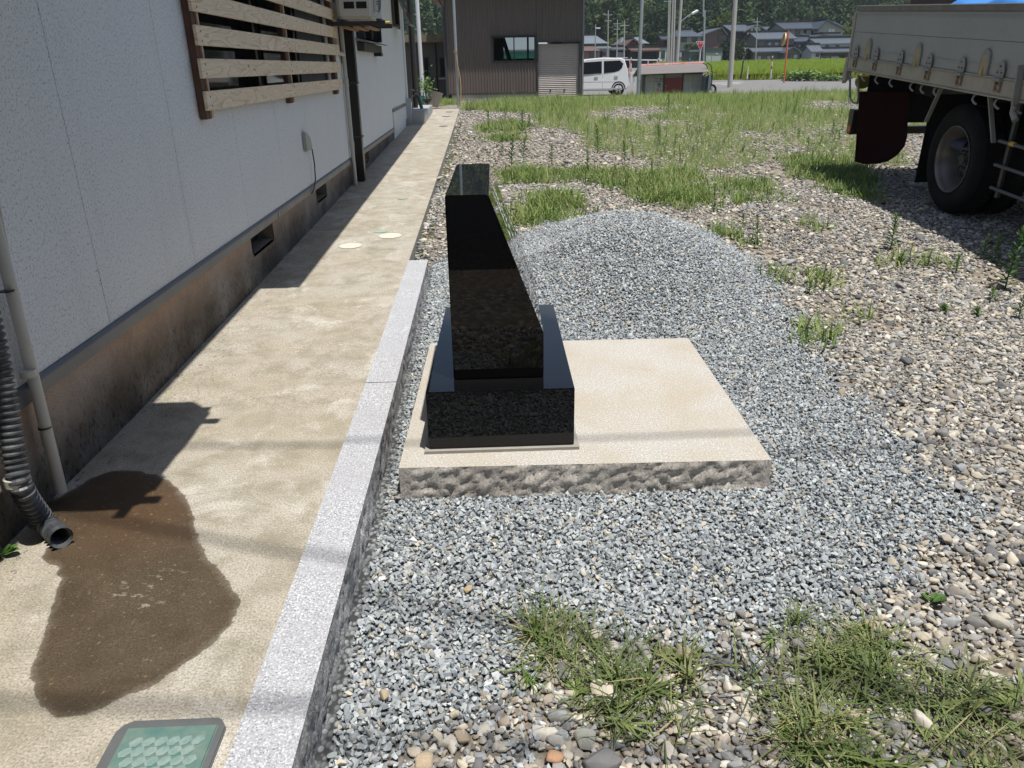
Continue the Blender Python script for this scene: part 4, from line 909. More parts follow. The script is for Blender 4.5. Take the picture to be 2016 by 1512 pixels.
for x_ in (.55, 1.3): TB(MB().box(x_, x_+.07, FWD-1.4, yr-.1, zb-.24, zb-.021), 'chassis_rail', M['iron'])
rust = plain('rusty_bracket', (.26, .15, .085), .7, .4, 30, col2=(.36, .30, .22)); mh = plain('hinge_grey', (.30, .29, .26), .5, .2, 20)
for (u, v) in [(1688, 106), (1727, 112), (1775.5, 118), (1832, 126), (1896, 134), (1973, 144)]:
    q = tp(u, v); y_ = q.y; b = MB()
    pf = [(-.05, 0), (.05, 0), (.052, .06), (.035, .11), (.0, .125), (-.035, .11), (-.052, .06)]
    b.prism([(y_+a*1.15, zh+.005+c_*1.0) for a, c_ in pf], 'x', BX-.022, BX-.015); h_ = TB(b, 'hinge', mh, bevel=.002)
    b = MB()
    for dy, dz in ((0, .09), (-.028, .045), (.028, .045)): b.lathe([(0, .007), (.006, .006), (.006, .001)], (BX-.022, y_+dy, zh+dz), (-1, 0, 0), 8)
    TB(b, 'rivets', M['iron'], h_)
    b = MB()
    for dy in (-.042, -.014, .014, .042): b.tube([(BX-.030, y_+dy-.012, zh-.008), (BX-.030, y_+dy+.012, zh-.008)], .014, 10)
    TB(b, 'hinge_knuckle', mh, h_, smooth=True)
    b = MB(); b.box(BX-.020, BX-.007, y_-.045, y_-.030, zh-.10, zh-.024); b.box(BX-.020, BX-.007, y_+.030, y_+.045, zh-.10, zh-.024); b.box(BX-.020, BX-.007, y_-.03, y_+.03, zh-.10, zh-.085); b.box(BX-.020, BX-.007, y_-.03, y_+.03, zh-.05, zh-.04)
    TB(b, 'hinge_loop', rust, h_, bevel=.002)
for (u, v) in [(1709, 112), (1805.5, 125), (1936, 147)]:
    q = tp(u, v); y_ = q.y; out = [(-.052, 0), (.052, 0), (.054, .09), (.047, .14), (.028, .175), (0, .187), (-.028, .175), (-.047, .14), (-.054, .09)]
    TB(MB().prism([(y_+a*1.35, zh+.012+c_*1.05) for a, c_ in out], 'x', BX-.018, BX-.0012), 'latch_plate', mh, bevel=.003)
    h_ = TB(MB().prism([(y_+a*.92, zh+.014+c_*.78) for a, c_ in out], 'x', BX-.0188, BX-.0182), 'latch_recess', plain('tan_recess', (.42, .33, .18), .45, .3, 20))
    TB(MB().hexa([(BX-.03, y_-.016, zh+.006), (BX-.03, y_+.010, zh+.006), (BX-.02, y_+.010, zh+.006), (BX-.02, y_-.016, zh+.006), (BX-.021, y_-.010, zh+.075), (BX-.021, y_+.002, zh+.075), (BX-.019, y_+.002, zh+.075), (BX-.019, y_-.010, zh+.075)]), 'latch_tongue', plain('bright_brass', (.55, .45, .25), .3, .2, metal=.5), h_)
for (u, v) in [(1678, 139), (1703, 143), (1729, 147.5), (1757, 153), (1798, 162), (1819, 166), (1845, 171), (1922, 187), (1966, 195), (2010, 203)]:
    q = tp(u, v, BX+.02); y_ = q.y; z_ = zb-.008
    TB(MB().tube([(BX+.03, y_+.01, z_), (BX+.005, y_+.006, z_-.018), (BX-.004, y_, z_-.045), (BX+.008, y_-.012, z_-.066), (BX+.02, y_-.035, z_-.078)], .0085, 8), 'rope_hook', plain('grey_hook', (.34, .34, .32), .45, .2), smooth=True)
# wheels
mrim = plain('dull_silver_rim', (.22, .21, .19), .38, .3, 8, metal=.5)
mhub = plain('shaded_hub', (.055, .053, .05), .6, .4, 12)  # hub coloured dark to stand for the shade deep in the dish
def wheel(nm, yc, xo, inward=1, dual=False, par=truck):
    tz = tpy(1900, 213, 0.05).z if False else TR*2; r = TR
    t_ = MB(); w = .245; s = inward
    prof = [(0.035, r*.60), (.012, r*.66), (.0, r*.78), (.006, r*.90), (.03, r*.965), (.045, r*.99), (.05, r), (w-.05, r), (w-.03, r*.965), (w-.006, r*.9), (w, r*.78), (w-.03, r*.6)]
    t_.lathe(prof, (xo, yc, r), (s, 0, 0), 56)
    for k_ in range(60):
        a = 2*math.pi*k_/60; cy, cz = math.cos(a), math.sin(a)
        for x_ in (.045, w-.08): 
            rr = r*.992; t0 = a+.03; pts = []
            for aa in (a-.022, a+.022):
                for rad in (r*.985, r*1.012): pts.append((math.cos(aa)*rad, math.sin(aa)*rad))
            P = [pts[0], pts[1], pts[3], pts[2]]; X0, X1 = xo+s*x_, xo+s*(x_+.04)
            t_.add([(X0, yc+p_[0], r+p_[1]) for p_ in P]+[(X1, yc+p_[0], r+p_[1]) for p_ in P], [(0, 1, 2, 3), (4, 7, 6, 5), (0, 4, 5, 1), (1, 5, 6, 2), (2, 6, 7, 3), (3, 7, 4, 0)])
    wo = TB(t_, nm, M['rubber'], par, smooth=True)
    R0 = r*.615
    rim = MB().lathe([(.012, R0), (.010, R0*.985), (.022, R0*.955), (.05, R0*.93), (.075, R0*.90), (.10, R0*.85), (.17, R0*.82), (.19, R0*.80)], (xo, yc, r), (s, 0, 0), 48)
    ro = TB(rim, 'rim', mrim, wo, smooth=True)
    TB(MB().lathe([(.19, R0*.80), (.195, R0*.72), (.165, R0*.40), (.13, R0*.36), (.13, R0*.16), (.10, R0*.15), (.10, .001)], (xo, yc, r), (s, 0, 0), 40), 'hub_disc', mhub, wo, smooth=True)
    b_ = MB()
    for k_ in range(6):
        a = 2*math.pi*k_/6; b_.lathe([(.163, .03), (.1635, .03), (.1637, .001)], (xo, yc+math.cos(a)*R0*.57, r+math.sin(a)*R0*.57), (-s, 0, 0), 12) if False else b_.lathe([(.180, .030), (.179, .030), (.179, .001)], (xo, yc+math.cos(a)*R0*.57, r+math.sin(a)*R0*.57), (s, 0, 0), 14)
    TB(b_, 'hand_holes', M['dark'], ro)
    b_ = MB()
    for k_ in range(8):
        a = 2*math.pi*(k_+.5)/8; b_.tube([(xo+s*.13, yc+math.cos(a)*R0*.26, r+math.sin(a)*R0*.26), (xo+s*.10, yc+math.cos(a)*R0*.26, r+math.sin(a)*R0*.26)], .011, 6)
    TB(b_, 'wheel_nuts', M['iron'], ro)
    return wo
TR = tpy(1900, 214, .06).z/2*1.0; print('tyre r', TR)
yw = tp(1874, 327, .03).y; wheel('wheel', yw, 0); wheel('wheel', yw, .27); wheel('wheel', yw, BW-.11, -1); wheel('wheel', -4.2, .02); wheel('wheel', -4.2, BW-.11, -1)
TB(MB().tube([(.34, yw, TR), (BW-.45, yw, TR)], .07, 12), 'axle', plain('dark_blue_axle', (.03, .04, .10), .5, .3), smooth=True)
# exhaust / spring drum seen in front of the rear lamps
TB(MB().lathe([(0, .001), (0, .085), (.03, .10), (.06, .075), (.30, .07), (.30, .001)], (.10, .78, .60), (.35, -.9, -.12), 18), 'air_tank', plain('navy_tank', (.035, .045, .10), .45, .3), smooth=True)
# mudguards and the dark red flap behind the wheel
a = tp(1683, 318, .0); fl = [(u, v) for u, v in [(1693, 180), (1683, 318), (1700, 323), (1725, 323), (1748, 318), (1766, 306), (1781, 288), (1786, 270), (1790, 180)]]
yf = a.y; L_ = [tpy(u, v, yf) for u, v in fl]; vs = [(p_.x, yf, p_.z) for p_ in L_]+[(p_.x, yf+.012, p_.z) for p_ in L_]; n_ = len(L_)
TB(MB().add(vs, [tuple(range(n_)), tuple(range(n_, 2*n_))[::-1]]+[(i, (i+1) % n_, (i+1) % n_+n_, i+n_) for i in range(n_)]), 'mud_flap', plain('dark_red_flap', (.032, .004, .006), .7, .2, spec=.2))
b = MB(); n_ = 14
for i in range(n_):
    a0, a1 = math.radians(35+110*i/n_), math.radians(35+110*(i+1)/n_); r0_, r1_ = TR+.10, TR+.115
    b.hexa([(.0, yw+math.cos(a0)*r0_, TR+math.sin(a0)*r0_), (.55, yw+math.cos(a0)*r0_, TR+math.sin(a0)*r0_), (.55, yw+math.cos(a1)*r0_, TR+math.sin(a1)*r0_), (.0, yw+math.cos(a1)*r0_, TR+math.sin(a1)*r0_),
            (.0, yw+math.cos(a0)*r1_, TR+math.sin(a0)*r1_), (.55, yw+math.cos(a0)*r1_, TR+math.sin(a0)*r1_), (.55, yw+math.cos(a1)*r1_, TR+math.sin(a1)*r1_), (.0, yw+math.cos(a1)*r1_, TR+math.sin(a1)*r1_)])
if TR*2+.12 < zb-.03: TB(b, 'mudguard', M['rubber'])
TB(MB().box(.0, .55, yw+.56, yw+.575, .16, zb-.1), 'mud_flap', M['rubber'], label='black rubber flap close behind the wheel')
for (p0, p1) in [((1853, 174), (1823, 240)), ((1949, 189), (1956, 281))]:
    q0, q1 = tp(*p0, BX+.03), tp(*p1, BX+.03); TB(MB().bar(q0, q1, .035, .012), 'flat_strut', plain('pale_strut', (.30, .28, .24), .5, .2))
for (p0, p1) in [((1967, 279), (2016, 289)), ((1959, 323), (2016, 344)), ((1951, 367), (2016, 396))]:
    q0, q1 = tp(*p0, BX+.04), tp(*p1, BX+.04); d_ = (q1-q0); q2 = Vector((q0.x, q0.y-2.3, (q0.z+q1.z)/2)); q0 = Vector((q0.x, q0.y, (q0.z+q1.z)/2)); TB(MB().tube([q0, q2], .014, 8), 'side_guard_bar', plain('dark_guard', (.07, .075, .08), .4), smooth=True)
q = tp(1975, 300, BX+.045)
for dy in (0, -1.1, -2.1): TB(MB().box(q.x+.016, q.x+.04, q.y+dy-.04, q.y+dy, .33, zb-.02), 'guard_upright', M['iron'])
q = tp(1994, 284, BX+.04); TB(MB().tube([(q.x, q.y-.03, q.z), (q.x, q.y+.03, q.z)], .018, 10), 'yellow_sleeve', M['yellow'])
TB(MB().box(.12, .62, -2.3, -.75, .36, zb-.03), 'underbed_dark_box', M['black'], bevel=.03)  # dark box added so the space behind the guard bars reads black
# latch lever near the frame edge
q0, q1 = tp(2010, 128, BX-.03), tp(1997, 208, BX-.03)
TB(MB().bar(q0, q1, .045, .03), 'gate_lever', mh, bevel=.006); TB(MB().tube([q1, q1+Vector((0, 0, -.05)), q1+Vector((0, -.06, -.10))], .022, 8), 'lever_hook', mh, smooth=True)
# rear guard loop, tail lamp, rear lamp box, yellow drum
q = [tp(1674, 139, BX+.03), tp(1673, 192, BX+.03), tp(1679, 202, BX+.03), tp(1688, 203, BX+.03), tp(1690, 192, BX+.03), tp(1690, 148, BX+.03)]
TB(MB().tube(q, .012, 8), 'rear_step_loop', M['graymetal'], smooth=True)
q = tp(1682, 238, BX+.05); lb = TB(MB().box(q.x-.03, q.x+.08, q.y-.02, q.y+.12, q.z-.13, q.z+.12), 'lamp_box', M['black'], bevel=.006)
TB(MB().box(q.x-.036, q.x-.031, q.y+.0, q.y+.1, q.z-.12, q.z-.06), 'orange_reflector', M['orange'], lb)
q = tp(1697, 160, .15); TB(MB().lathe([(0, .001), (0, .085), (.05, .085), (.05, .001)], (q.x, q.y, q.z), (0, -1, .1), 18), 'yellow_reflector', plain('dull_yellow', (.28, .26, .03), .5), smooth=True)
TB(MB().box(.25, .5, yr-.1, yr-.02, .40, zb-.03), 'rear_underrun_post', M['iron']); TB(MB().box(.0, BW-.15, yr-.06, yr+.02, .36, .44), 'rear_underrun_bar', M['black'])
TB(MB().box(.02, BW-.15, yf+.03, yf+.05, .52, zb-.03), 'underbed_dark_sheet', M['rubber'])  # black sheet added to fill the space under the bed with darkness
q = tp(1735, 192, .35); TB(MB().box(q.x, q.x+.22, q.y-.25, q.y+.1, q.z-.06, q.z+.07), 'toolbox', plain('grey_toolbox', (.05, .06, .065), .6), bevel=.01)
# cab (outside the photograph, in front of the bed)
cb = MB().prism([(FWD-1.75, .45), (FWD-.12, .45), (FWD-.12, 2.35), (FWD-1.35, 2.35), (FWD-1.68, 1.55)], 'x', .0, BW-.02); TB(cb, 'cab', plain('cab_white', (.55, .56, .56), .35), bevel=.05, seg=3)
TB(MB().prism([(FWD-.45, 1.5), (FWD-.45, 2.15), (FWD-1.25, 2.15), (FWD-1.5, 1.5)], 'x', -.006, -.001), 'cab_window', M['glass'])
# load on the bed
def L2W(p_): return TM@Vector(p_)
t = thing('load_box', 'brown wooden box standing on the truck bed', 'crate', tuple(L2W((.4, 2.6, zh))))
q0, q1 = tp(1792, 6, .25), tp(1890, 5, .25)
def worldbox(t_, nm, x0, x1, y0, y1, z0, z1, mt):
    P = [L2W(p_) for p_ in [(x0, y0, z0), (x1, y0, z0), (x1, y1, z0), (x0, y1, z0), (x0, y0, z1), (x1, y0, z1), (x1, y1, z1), (x0, y1, z1)]]; return MB().hexa(P).build(nm, mt, t_, bevel=.008)
worldbox(t, 'box_body', .25, 1.2, q1.y, q0.y, zh+.005, zt+.10, M['brownwood']); worldbox(t, 'box_lid', .23, 1.22, q1.y-.02, q0.y+.02, zt+.101, zt+.13, M['brownwood'])
t = thing('tarpaulin', 'blue tarpaulin bundled along the top of the truck bed', 'tarpaulin', tuple(L2W((.3, 0, zt))))
V = []; F = []; nu, nv = 40, 12
yA, yB = tp(1855, 5, .1).y, FWD+.3
for j in range(nv+1):
    for i in range(nu+1):
        y_ = yA+(yB-yA)*i/nu; a = math.pi*j/nv; x_ = .45-.40*math.cos(a); h_ = math.sin(a)**.7*(.10+.05*math.sin(i*.9)+.05*mnoise.noise(Vector((x_*4, y_*3, 0))))*min(1, i/3+.15)
        V.append(tuple(L2W((x_+.03*mnoise.noise(Vector((x_*5, y_*5, 3))), y_, zt-.06+h_*1.1))-Vector(rootloc(t))))
for j in range(nv):
    for i in range(nu): a = j*(nu+1)+i; F.append((a, a+1, a+nu+2, a+nu+1))
npmesh('sheet', V, F, M['blue'], t, True)
# ================================================================== BARN with shutter
BY = 30.0
def B(u, v, y=BY): return gy(u, v, y)
bz0 = float(B(1000, 199)[2]); x0 = B(881, 150)[0]; x1 = B(1147, 150)[0]; xs0, xs1 = B(1060, 150)[0], B(1139, 150)[0]; zs1 = B(1100, 86)[2]; zf = B(960, 184)[2]; zw0, zw1 = B(1010, 119)[2], B(1010, 74)[2]; xw0, xw1 = B(972, 100)[0], B(1052, 100)[0]; zr = 3.75
mcor = plain('brown_corrugated_steel', (.135, .105, .093), .55, .18, 1.5, stretch=(6, 6, .4), col2=(.10, .08, .072))
barn = thing('barn', 'brown corrugated steel barn with grey roller shutter and dark window', 'barn', ((x0+x1)/2, BY, bz0))
def corrug(name, a, c, z0, z1, y, mat, par, pitch=.105, dep=.022, axis='x'):
    n = max(1, int(round((c-a)/pitch))); p = (c-a)/n; b = MB(); V = []; prof = []
    for i in range(n):
        for t_, d_ in ((0, 0), (.12, dep), (.42, dep), (.54, 0)): prof.append((a+(i+t_)*p, d_))
    prof.append((c, 0)); m_ = len(prof)
    V = [(q[0], y-q[1], z0) for q in prof]+[(q[0], y-q[1], z1) for q in prof]
    b.add(V, [(i, i+1, i+1+m_, i+m_) for i in range(m_-1)]); return b.build(name, mat, par)
corrug('corrugated_wall', x0, xw0-.06, zf, zr, BY, mcor, barn); corrug('corrugated_wall', xw0-.06, xw1+.06, zf, zw0-.05, BY, mcor, barn); corrug('corrugated_wall', xw0-.06, xw1+.06, zw1+.05, zr, BY, mcor, barn)
corrug('corrugated_wall', xw1+.06, xs0-.05, zf, zr, BY, mcor, barn); corrug('corrugated_wall', xs0-.05, xs1+.04, zs1+.08, zr, BY, mcor, barn); corrug('corrugated_wall', xs1+.04, x1, zf-.1, zr, BY, mcor, barn)
b = MB(); b.box(x0-.02, x0+.12, BY+.03, BY+7, bz0-.3, zr); b.box(x1-.12, x1+.02, BY+.03, BY+7, bz0-.3, zr); b.box(x0, x1, BY+6.9, BY+7, bz0-.3, 1.62); b.box(x0, x1, BY+6.9, BY+7, 2.55, zr); b.box(x0, .95, BY+6.9, BY+7, 1.62, 2.55); b.box(x1-.6, x1, BY+6.9, BY+7, 1.62, 2.55); b.build('side_walls', mcor, barn)
MB().box(x0+.01, xs0-.06, BY+.03, BY+.16, bz0-.3, zf+.02).build('foundation', plain('pale_foundation', (.46, .44, .39), .9, .25, 2), barn)
MB().box(x0-.005, x0+.03, BY-.04, BY+.029, zf, zr).build('corner_flashing', M['iron'], barn); MB().box(x1-.03, x1+.03, BY-.05, BY+.029, zf-.1, zr).build('corner_flashing', M['graymetal'], barn)
MB().box(x0, xs0-.06, BY-.045, BY-.0225, zf-.03, zf+.02).build('bottom_flashing', M['iron'], barn)
MB().box(xs1+.03, x1-.02, BY+.035, BY+.16, bz0-.3, zf-.1).build('foundation', M['conc'], barn)
# window
b = MB(); b.box(xw0-.06, xw1+.06, BY-.06, BY+.04, zw1, zw1+.06); b.box(xw0-.06, xw1+.06, BY-.06, BY+.04, zw0-.06, zw0); b.box(xw0-.06, xw0, BY-.05, BY+.04, zw0, zw1); b.box(xw1, xw1+.06, BY-.05, BY+.04, zw0, zw1)
xm = (xw0+xw1)/2; b.box(xm-.02, xm+.02, BY-.03, BY+.03, zw0, zw1)
w = b.build('window_frame', plain('dark_bronze', (.03, .024, .022), .5), barn); mcl = glass_dark('clear_window_glass', (.01, .012, .012)); cn_ = mcl.node_tree; tr_ = nd(cn_, 'ShaderNodeBsdfTransparent', {0: (.62, .68, .66)}); mx_ = nd(cn_, 'ShaderNodeMixShader', {0: .16}); cn_.links.new(tr_.outputs[0], mx_.inputs[1]); cn_.links.new(cn_.nodes['Principled BSDF'].outputs[0], mx_.inputs[2]); cn_.links.new(mx_.outputs[0], cn_.nodes['Material Output'].inputs[0])
for a, c, yy in ((xw0, xm-.02, BY), (xm+.02, xw1, BY+.015)): MB().add([(a, yy, zw0), (c, yy, zw0), (c, yy, zw1), (a, yy, zw1)], [(0, 1, 2, 3)]).build('pane', mcl, w)
MB().bar((xm-.35, BY+4, zw1+.3), (xm+.05, BY+4, zw0-.2), .16, .16).build('inner_brace', M['dark'], barn); MB().box(1.98, 2.06, BY+6.85, BY+6.95, 1.6, 2.6).build('rear_mullion', M['iron'], barn)
MB().box(xw0-.12, xw1+.12, BY-.16, BY-.061, zw1+.06, zw1+.09).build('window_hood', M['iron'], w)
t = thing('turquoise_shed', 'turquoise clad shed glimpsed through the barn window', 'shed', (2.2, 44, 0)); MB().box(.5, 3.3, 44, 47, -.2, 2.05).build('wall', plain('turquoise_sheet', (.10, .42, .34), .5), t); MB().hexa([(.3, 43.6, 2.02), (3.5, 43.6, 2.02), (3.5, 47.3, 2.9), (.3, 47.3, 2.9), (.3, 43.6, 2.1), (3.5, 43.6, 2.1), (3.5, 47.3, 3.0), (.3, 47.3, 3.0)]).build('roof', M['steel'], t)
# the far window seen through the panes: pale and turquoise shapes inside
# shutter
n = 30; V = []; zs0 = bz0-.02; mshut = plain('shutter_slats', (.44, .38, .36), .5, .15, 2, metal=.0)
for i in range(n+1):
    z_ = zs0+(zs1-zs0)*i/n; V += [(xs0, BY+.05, z_), (xs1, BY+.05, z_)]
    if i < n: V += [(xs0, BY+.028, z_+.5*(zs1-zs0)/n), (xs1, BY+.028, z_+.5*(zs1-zs0)/n)]
F = [(2*i, 2*i+1, 2*i+3, 2*i+2) for i in range(len(V)//2-1)]
MB().add(V, F).build('roller_shutter', mshut, barn)
b = MB(); b.box(xs0-.05, xs0-.001, BY-.06, BY+.06, zs0, zs1+.05); b.box(xs1+.001, xs1+.04, BY-.06, BY+.06, zs0, zs1+.05); b.box(xs0-.12, xs1+.1, BY-.10, BY+.0, zs1+.051, zs1+.09); b.build('shutter_frame', M['iron'], barn)
for x_ in (.3, .65): MB().box(xs0+(xs1-xs0)*x_-.03, xs0+(xs1-xs0)*x_+.03, BY+.012, BY+.03, zs0+.35, zs0+.38).build('shutter_handle', M['black'], barn)
MB().box(x0-.6, x1+.35, BY-.50, BY+7.4, zr+.001, zr+.10).build('roof', plain('rust_brown_roof', (.26, .13, .075), .6, .3), barn)
b = MB()
for i in range(5): b.box(x1+.031, x1+.34, BY+.2+i*1.4, BY+.28+i*1.4, zr-.12, zr)
b.build('rafter_ends', plain('orange_brown_timber', (.34, .13, .06), .7), barn)
MB().tube([(x0-.25, BY-.1, zr), (x0-.22, BY-.1, zr-.18), (x0-.06, BY-.07, zr-.45), (x0-.03, BY-.07, bz0+.1)], .035, 8).build('downpipe', M['iron'], barn, smooth=True)
# tall weeds line the foot: part of short_grass. Steel pole with hose
def pole(lab, u, v, y, utop, r0, r1=None, top=5., name='steel_pole', mat=None, cat='pole', group=None, z0=None):
    p = gy(u, v, y); z_ = p[2] if z0 is None else z0; q = gy(utop, 0, y); k = (q[0]-p[0])/(q[2]-p[2]); t = thing(name, lab, cat, (p[0], y, z_-.05), group)
    MB().tube([(p[0], y, z_-.1), (p[0]+k*(top-z_), y, top)], r0, 12, r1 if r1 else r0).build('shaft', mat or M['steel'], t, smooth=True); return t, p, k
yq = gT(903, 212)[1]
t, p, k = pole('slim silver pipe pole at the far end of the concrete path', 903, 212, yq, 893, .035, top=4.6)
MB().tube([(p[0]-.02, yq-.05, p[2]+1.35), (p[0]-.02, yq-.05, p[2]+1.30)], .05, 10).build('clamp', plain('copper_clamp', (.5, .28, .2), .4, metal=.5), t, smooth=True)
MB().tube(smoothpath([(p[0]-.01, yq-.06, p[2]+1.33), (p[0]+.02, yq-.07, p[2]+1.0), (p[0]+.075, yq-.06, p[2]+.6), (p[0]+.065, yq-.06, p[2]+.25), (p[0]+.04, yq-.06, p[2]+.02)], 20), .016, 8).build('hose', plain('tan_hose', (.48, .30, .16), .5), t, smooth=True)
MB().box(p[0]-.16, p[0]+.16, yq-.12, yq+.12, float(zT(0, yq))-.05, p[2]+.012).build('footing', M['conc'], t)
t, p, k = pole('white painted pole rising behind the potted shrub', 833, 190, 22.5, 821, .055, .05, 4.8, 'white_pole', plain('chalky_white', (.66, .67, .69), .5, .15, 3), z0=.33)
# grey outbuilding at the left
OY = 33.; oz = .1
ob = thing('outbuilding', 'dark weathered block outbuilding with mossy flat concrete roof', 'outbuilding', (-2.2, OY, oz)); mo = plain('dark_weathered_wall', (.10, .095, .085), .9, .4, 1.5)
xa, xb = gy(805, 100, OY)[0]-2.5, gy(882, 100, OY)[0]; ztop = gy(850, 84, OY)[2]; zrt = gy(850, 68, OY)[2]
xm_ = gy(858, 100, OY)[0]
for (a, c) in [(xa, xm_-.03), (xm_+.03, xb)]:
    MB().box(a, c, OY, OY+3, oz-.5, ztop).build('wall', mo, ob)
MB().box(xm_-.03, xm_+.03, OY-.02, OY+2, oz-.3, ztop).build('joint_post', M['dark'], ob)
MB().box(xa-.2, xb+.1, OY-.45, OY+3.2, ztop+.001, zrt).build('roof_slab', plain('mossy_concrete', (.20, .165, .12), .9, .5, 3, col2=(.09, .085, .04)), ob, bevel=.02)
for (u0, u1) in [(833, 844), (864, 878)]:
    a, c = gy(u0, 112, OY)[0], gy(u1, 112, OY)[0]; z0_, z1_ = gy(u0, 153, OY)[2], gy(u0, 112, OY)[2]; w = MB().box(a, c, OY-.03, OY-.001, z0_, z1_).build('window_frame', M['black'], ob); MB().box(a+.04, c-.04, OY-.036, OY-.031, z0_+.05, z1_-.04).build('pane', M['glass'], w)
    MB().box(a-.05, c+.05, OY-.08, OY-.031, z0_-.06, z0_-.001).build('sill', M['conc'], w)
# brown post and side of neighbouring shed right behind the house corner
t = thing('brown_post', 'dark brown square post behind the black far downpipe', 'post', (-2.0, 22, .3)); a = gy(814, 150, 21)[0]; MB().box(a, a+.09, 21, 21.1, .3, 2.6).build('post', M['iron'], t)
# potted shrub with pot cart
pp = gy(843, 207, 20.8); pz = float(zT(-1, 20.8))
t = thing('potted_shrub', 'small green shrub in a green pot beside the white pole', 'potted plant', (pp[0]-.08, 20.8, pz))
MB().lathe([(0, .001), (0, .10), (.30, .13), (.30, .11)], (pp[0]-.16, 20.85, pz), (0, 0, 1), 14).build('pot', plain('green_pot', (.10, .34, .24), .4), t, smooth=True)
b = MB(); r1 = random.Random(5)
for i in range(170):
    c_ = Vector((pp[0]-.04+r1.gauss(0, .11), 20.8+r1.gauss(0, .1), pz+.55+r1.gauss(0, .13))); d_ = Vector((r1.gauss(0, 1), r1.gauss(0, 1), r1.gauss(0, 1))).normalized(); e_ = d_.orthogonal().normalized(); b.add([c_-d_*.035, c_+e_*.018, c_+d_*.035, c_-e_*.018], [(0, 1, 2, 3)])
b.build('leaves', M['weed'], t); MB().tube([(pp[0]-.14, 20.85, pz+.25), (pp[0]-.04, 20.8, pz+.6)], .012, 6).build('stem', M['brownwood'], t)
t = thing('pot_stand', 'beige plastic tub tipped beside the potted shrub', 'tub', (pp[0]+.1, 20.7, pz))
MB().lathe([(0, .001), (0, .15), (.34, .21), (.36, .225), (.34, .19), (.02, .13), (.02, .001)], (pp[0]+.09, 20.95, pz+.05), (.25, .1, 1), 18).build('tub', plain('beige_tub', (.40, .37, .32), .6), t, smooth=True)
t = thing('black_bowl', 'black wire legged bowl stand in front of the beige tub', 'planter', (pp[0], 20.6, pz))
MB().lathe([(0, .001), (.0, .05), (.08, .12), (.10, .13), (.09, .11), (.02, .05)], (pp[0]-.01, 20.6, pz+.14), (0, 0, 1), 16).build('bowl', M['black'], t, smooth=True)
for k_ in range(4): a = k_*1.57+.7; MB().tube([(pp[0]-.01+.12*math.cos(a), 20.6+.12*math.sin(a), pz), (pp[0]-.01+.02*math.cos(a), 20.6+.02*math.sin(a), pz+.36)], .006, 6).build('wire_leg', M['steel'], t)

# ================================================================== ROADS
yr0 = 36.6
rd = gridmesh('road', np.linspace(-60, 90, 60), edges((36.6, 52, 8), (52, 66, 6)), lambda x, y: zT(x, y)+.004, M['asphalt']); tag(rd, kind='structure')
r2 = [(5, 66), (13.5, 66), (30, 125), (24, 125)]
V = []; 
for i in range(21):
    f = i/20; a = np.array([1.5, 64])*(1-f)+np.array([8., 128])*f; c_ = np.array([21.0, 64])*(1-f)+np.array([24., 128])*f
    V += [(a[0], a[1], float(zT(0, a[1]))+.008), (c_[0], c_[1], float(zT(0, c_[1]))+.008)]
side_road = MB().add(V, [(2*i, 2*i+1, 2*i+3, 2*i+2) for i in range(20)]).build('side_road', M['asphalt']); tag(side_road, kind='structure')
apr = gridmesh('concrete_apron', edges((8.2, 13.6, 20)), edges((31.5, 36.59, 10)), lambda x, y: zT(x, y)+.012, plain('apron_concrete', (.30, .265, .235), .9, .2, 1)); tag(apr, kind='structure')
wl = plain('road_line_white', (.68, .68, .66), .7, .2, 6)
def line(pts, w, z=.012):
    b = MB(); P = [gT(u, v) for u, v in pts]
    for p_, q_ in zip(P, P[1:]):
        d_ = _n(q_[:2]-p_[:2]); nn_ = np.array([-d_[1], d_[0]])*w/2; b.add([(*(p_[:2]-nn_), float(zT(p_[0], p_[1]))+z), (*(q_[:2]-nn_), float(zT(q_[0], q_[1]))+z), (*(q_[:2]+nn_), float(zT(q_[0], q_[1]))+z), (*(p_[:2]+nn_), float(zT(p_[0], p_[1]))+z)], [(0, 1, 2, 3)])
    o = b.build('road_marking', wl, rd, label=None); return o
line([(1404, 164.5), (1462, 162)], .5); line([(1420, 167), (1457, 165)], .35); line([(1396, 145), (1412, 150), (1434, 156)], .45); line([(1400, 146), (1398, 143)], .3)
# ================================================================== RICE and kudzu patch
ry0, ry1 = 68, 121; xs = rng.uniform(16.5, 62, 60000); ys = ry0+(ry1-ry0)*rng.random(60000)**1.5
k = xs > 18.8+(ys-68)*.11; xs, ys = xs[k], ys[k]; zz = zT(xs, ys); hh = rng.uniform(.55, .85, len(xs)); ww = rng.uniform(.05, .14, len(xs)); an = rng.uniform(0, 3.14, len(xs)); lx_ = rng.normal(.08, .12, len(xs)); 
c_, s_ = np.cos(an)*ww, np.sin(an)*ww
V = np.stack([np.stack([xs-c_, ys-s_, zz], 1), np.stack([xs+c_, ys+s_, zz], 1), np.stack([xs+c_*.4+lx_, ys+s_*.4, zz+hh], 1), np.stack([xs-c_*.4+lx_, ys-s_*.4, zz+hh*.92], 1)], 1).reshape(-1, 3)
F = np.arange(len(V)).reshape(-1, 4); rice = npmesh('rice_field', V, F, M['rice']); tag(rice, 'bright green rice field beyond the road', None, kind='stuff')
rb = gridmesh('rice_paddy', np.linspace(0, 1, 20), np.linspace(68, 121, 12), lambda x, y: x*0, plain('rice_ground', (.10, .20, .03), .8))
co = [v.co for v in rb.data.vertices]
for v in rb.data.vertices: u_ = v.co.x; v.co.x = (18.8+(v.co.y-68)*.11)*(1-u_)+75*u_; v.co.z = float(zT(v.co.x, v.co.y))+.42
tag(rb, kind='structure')
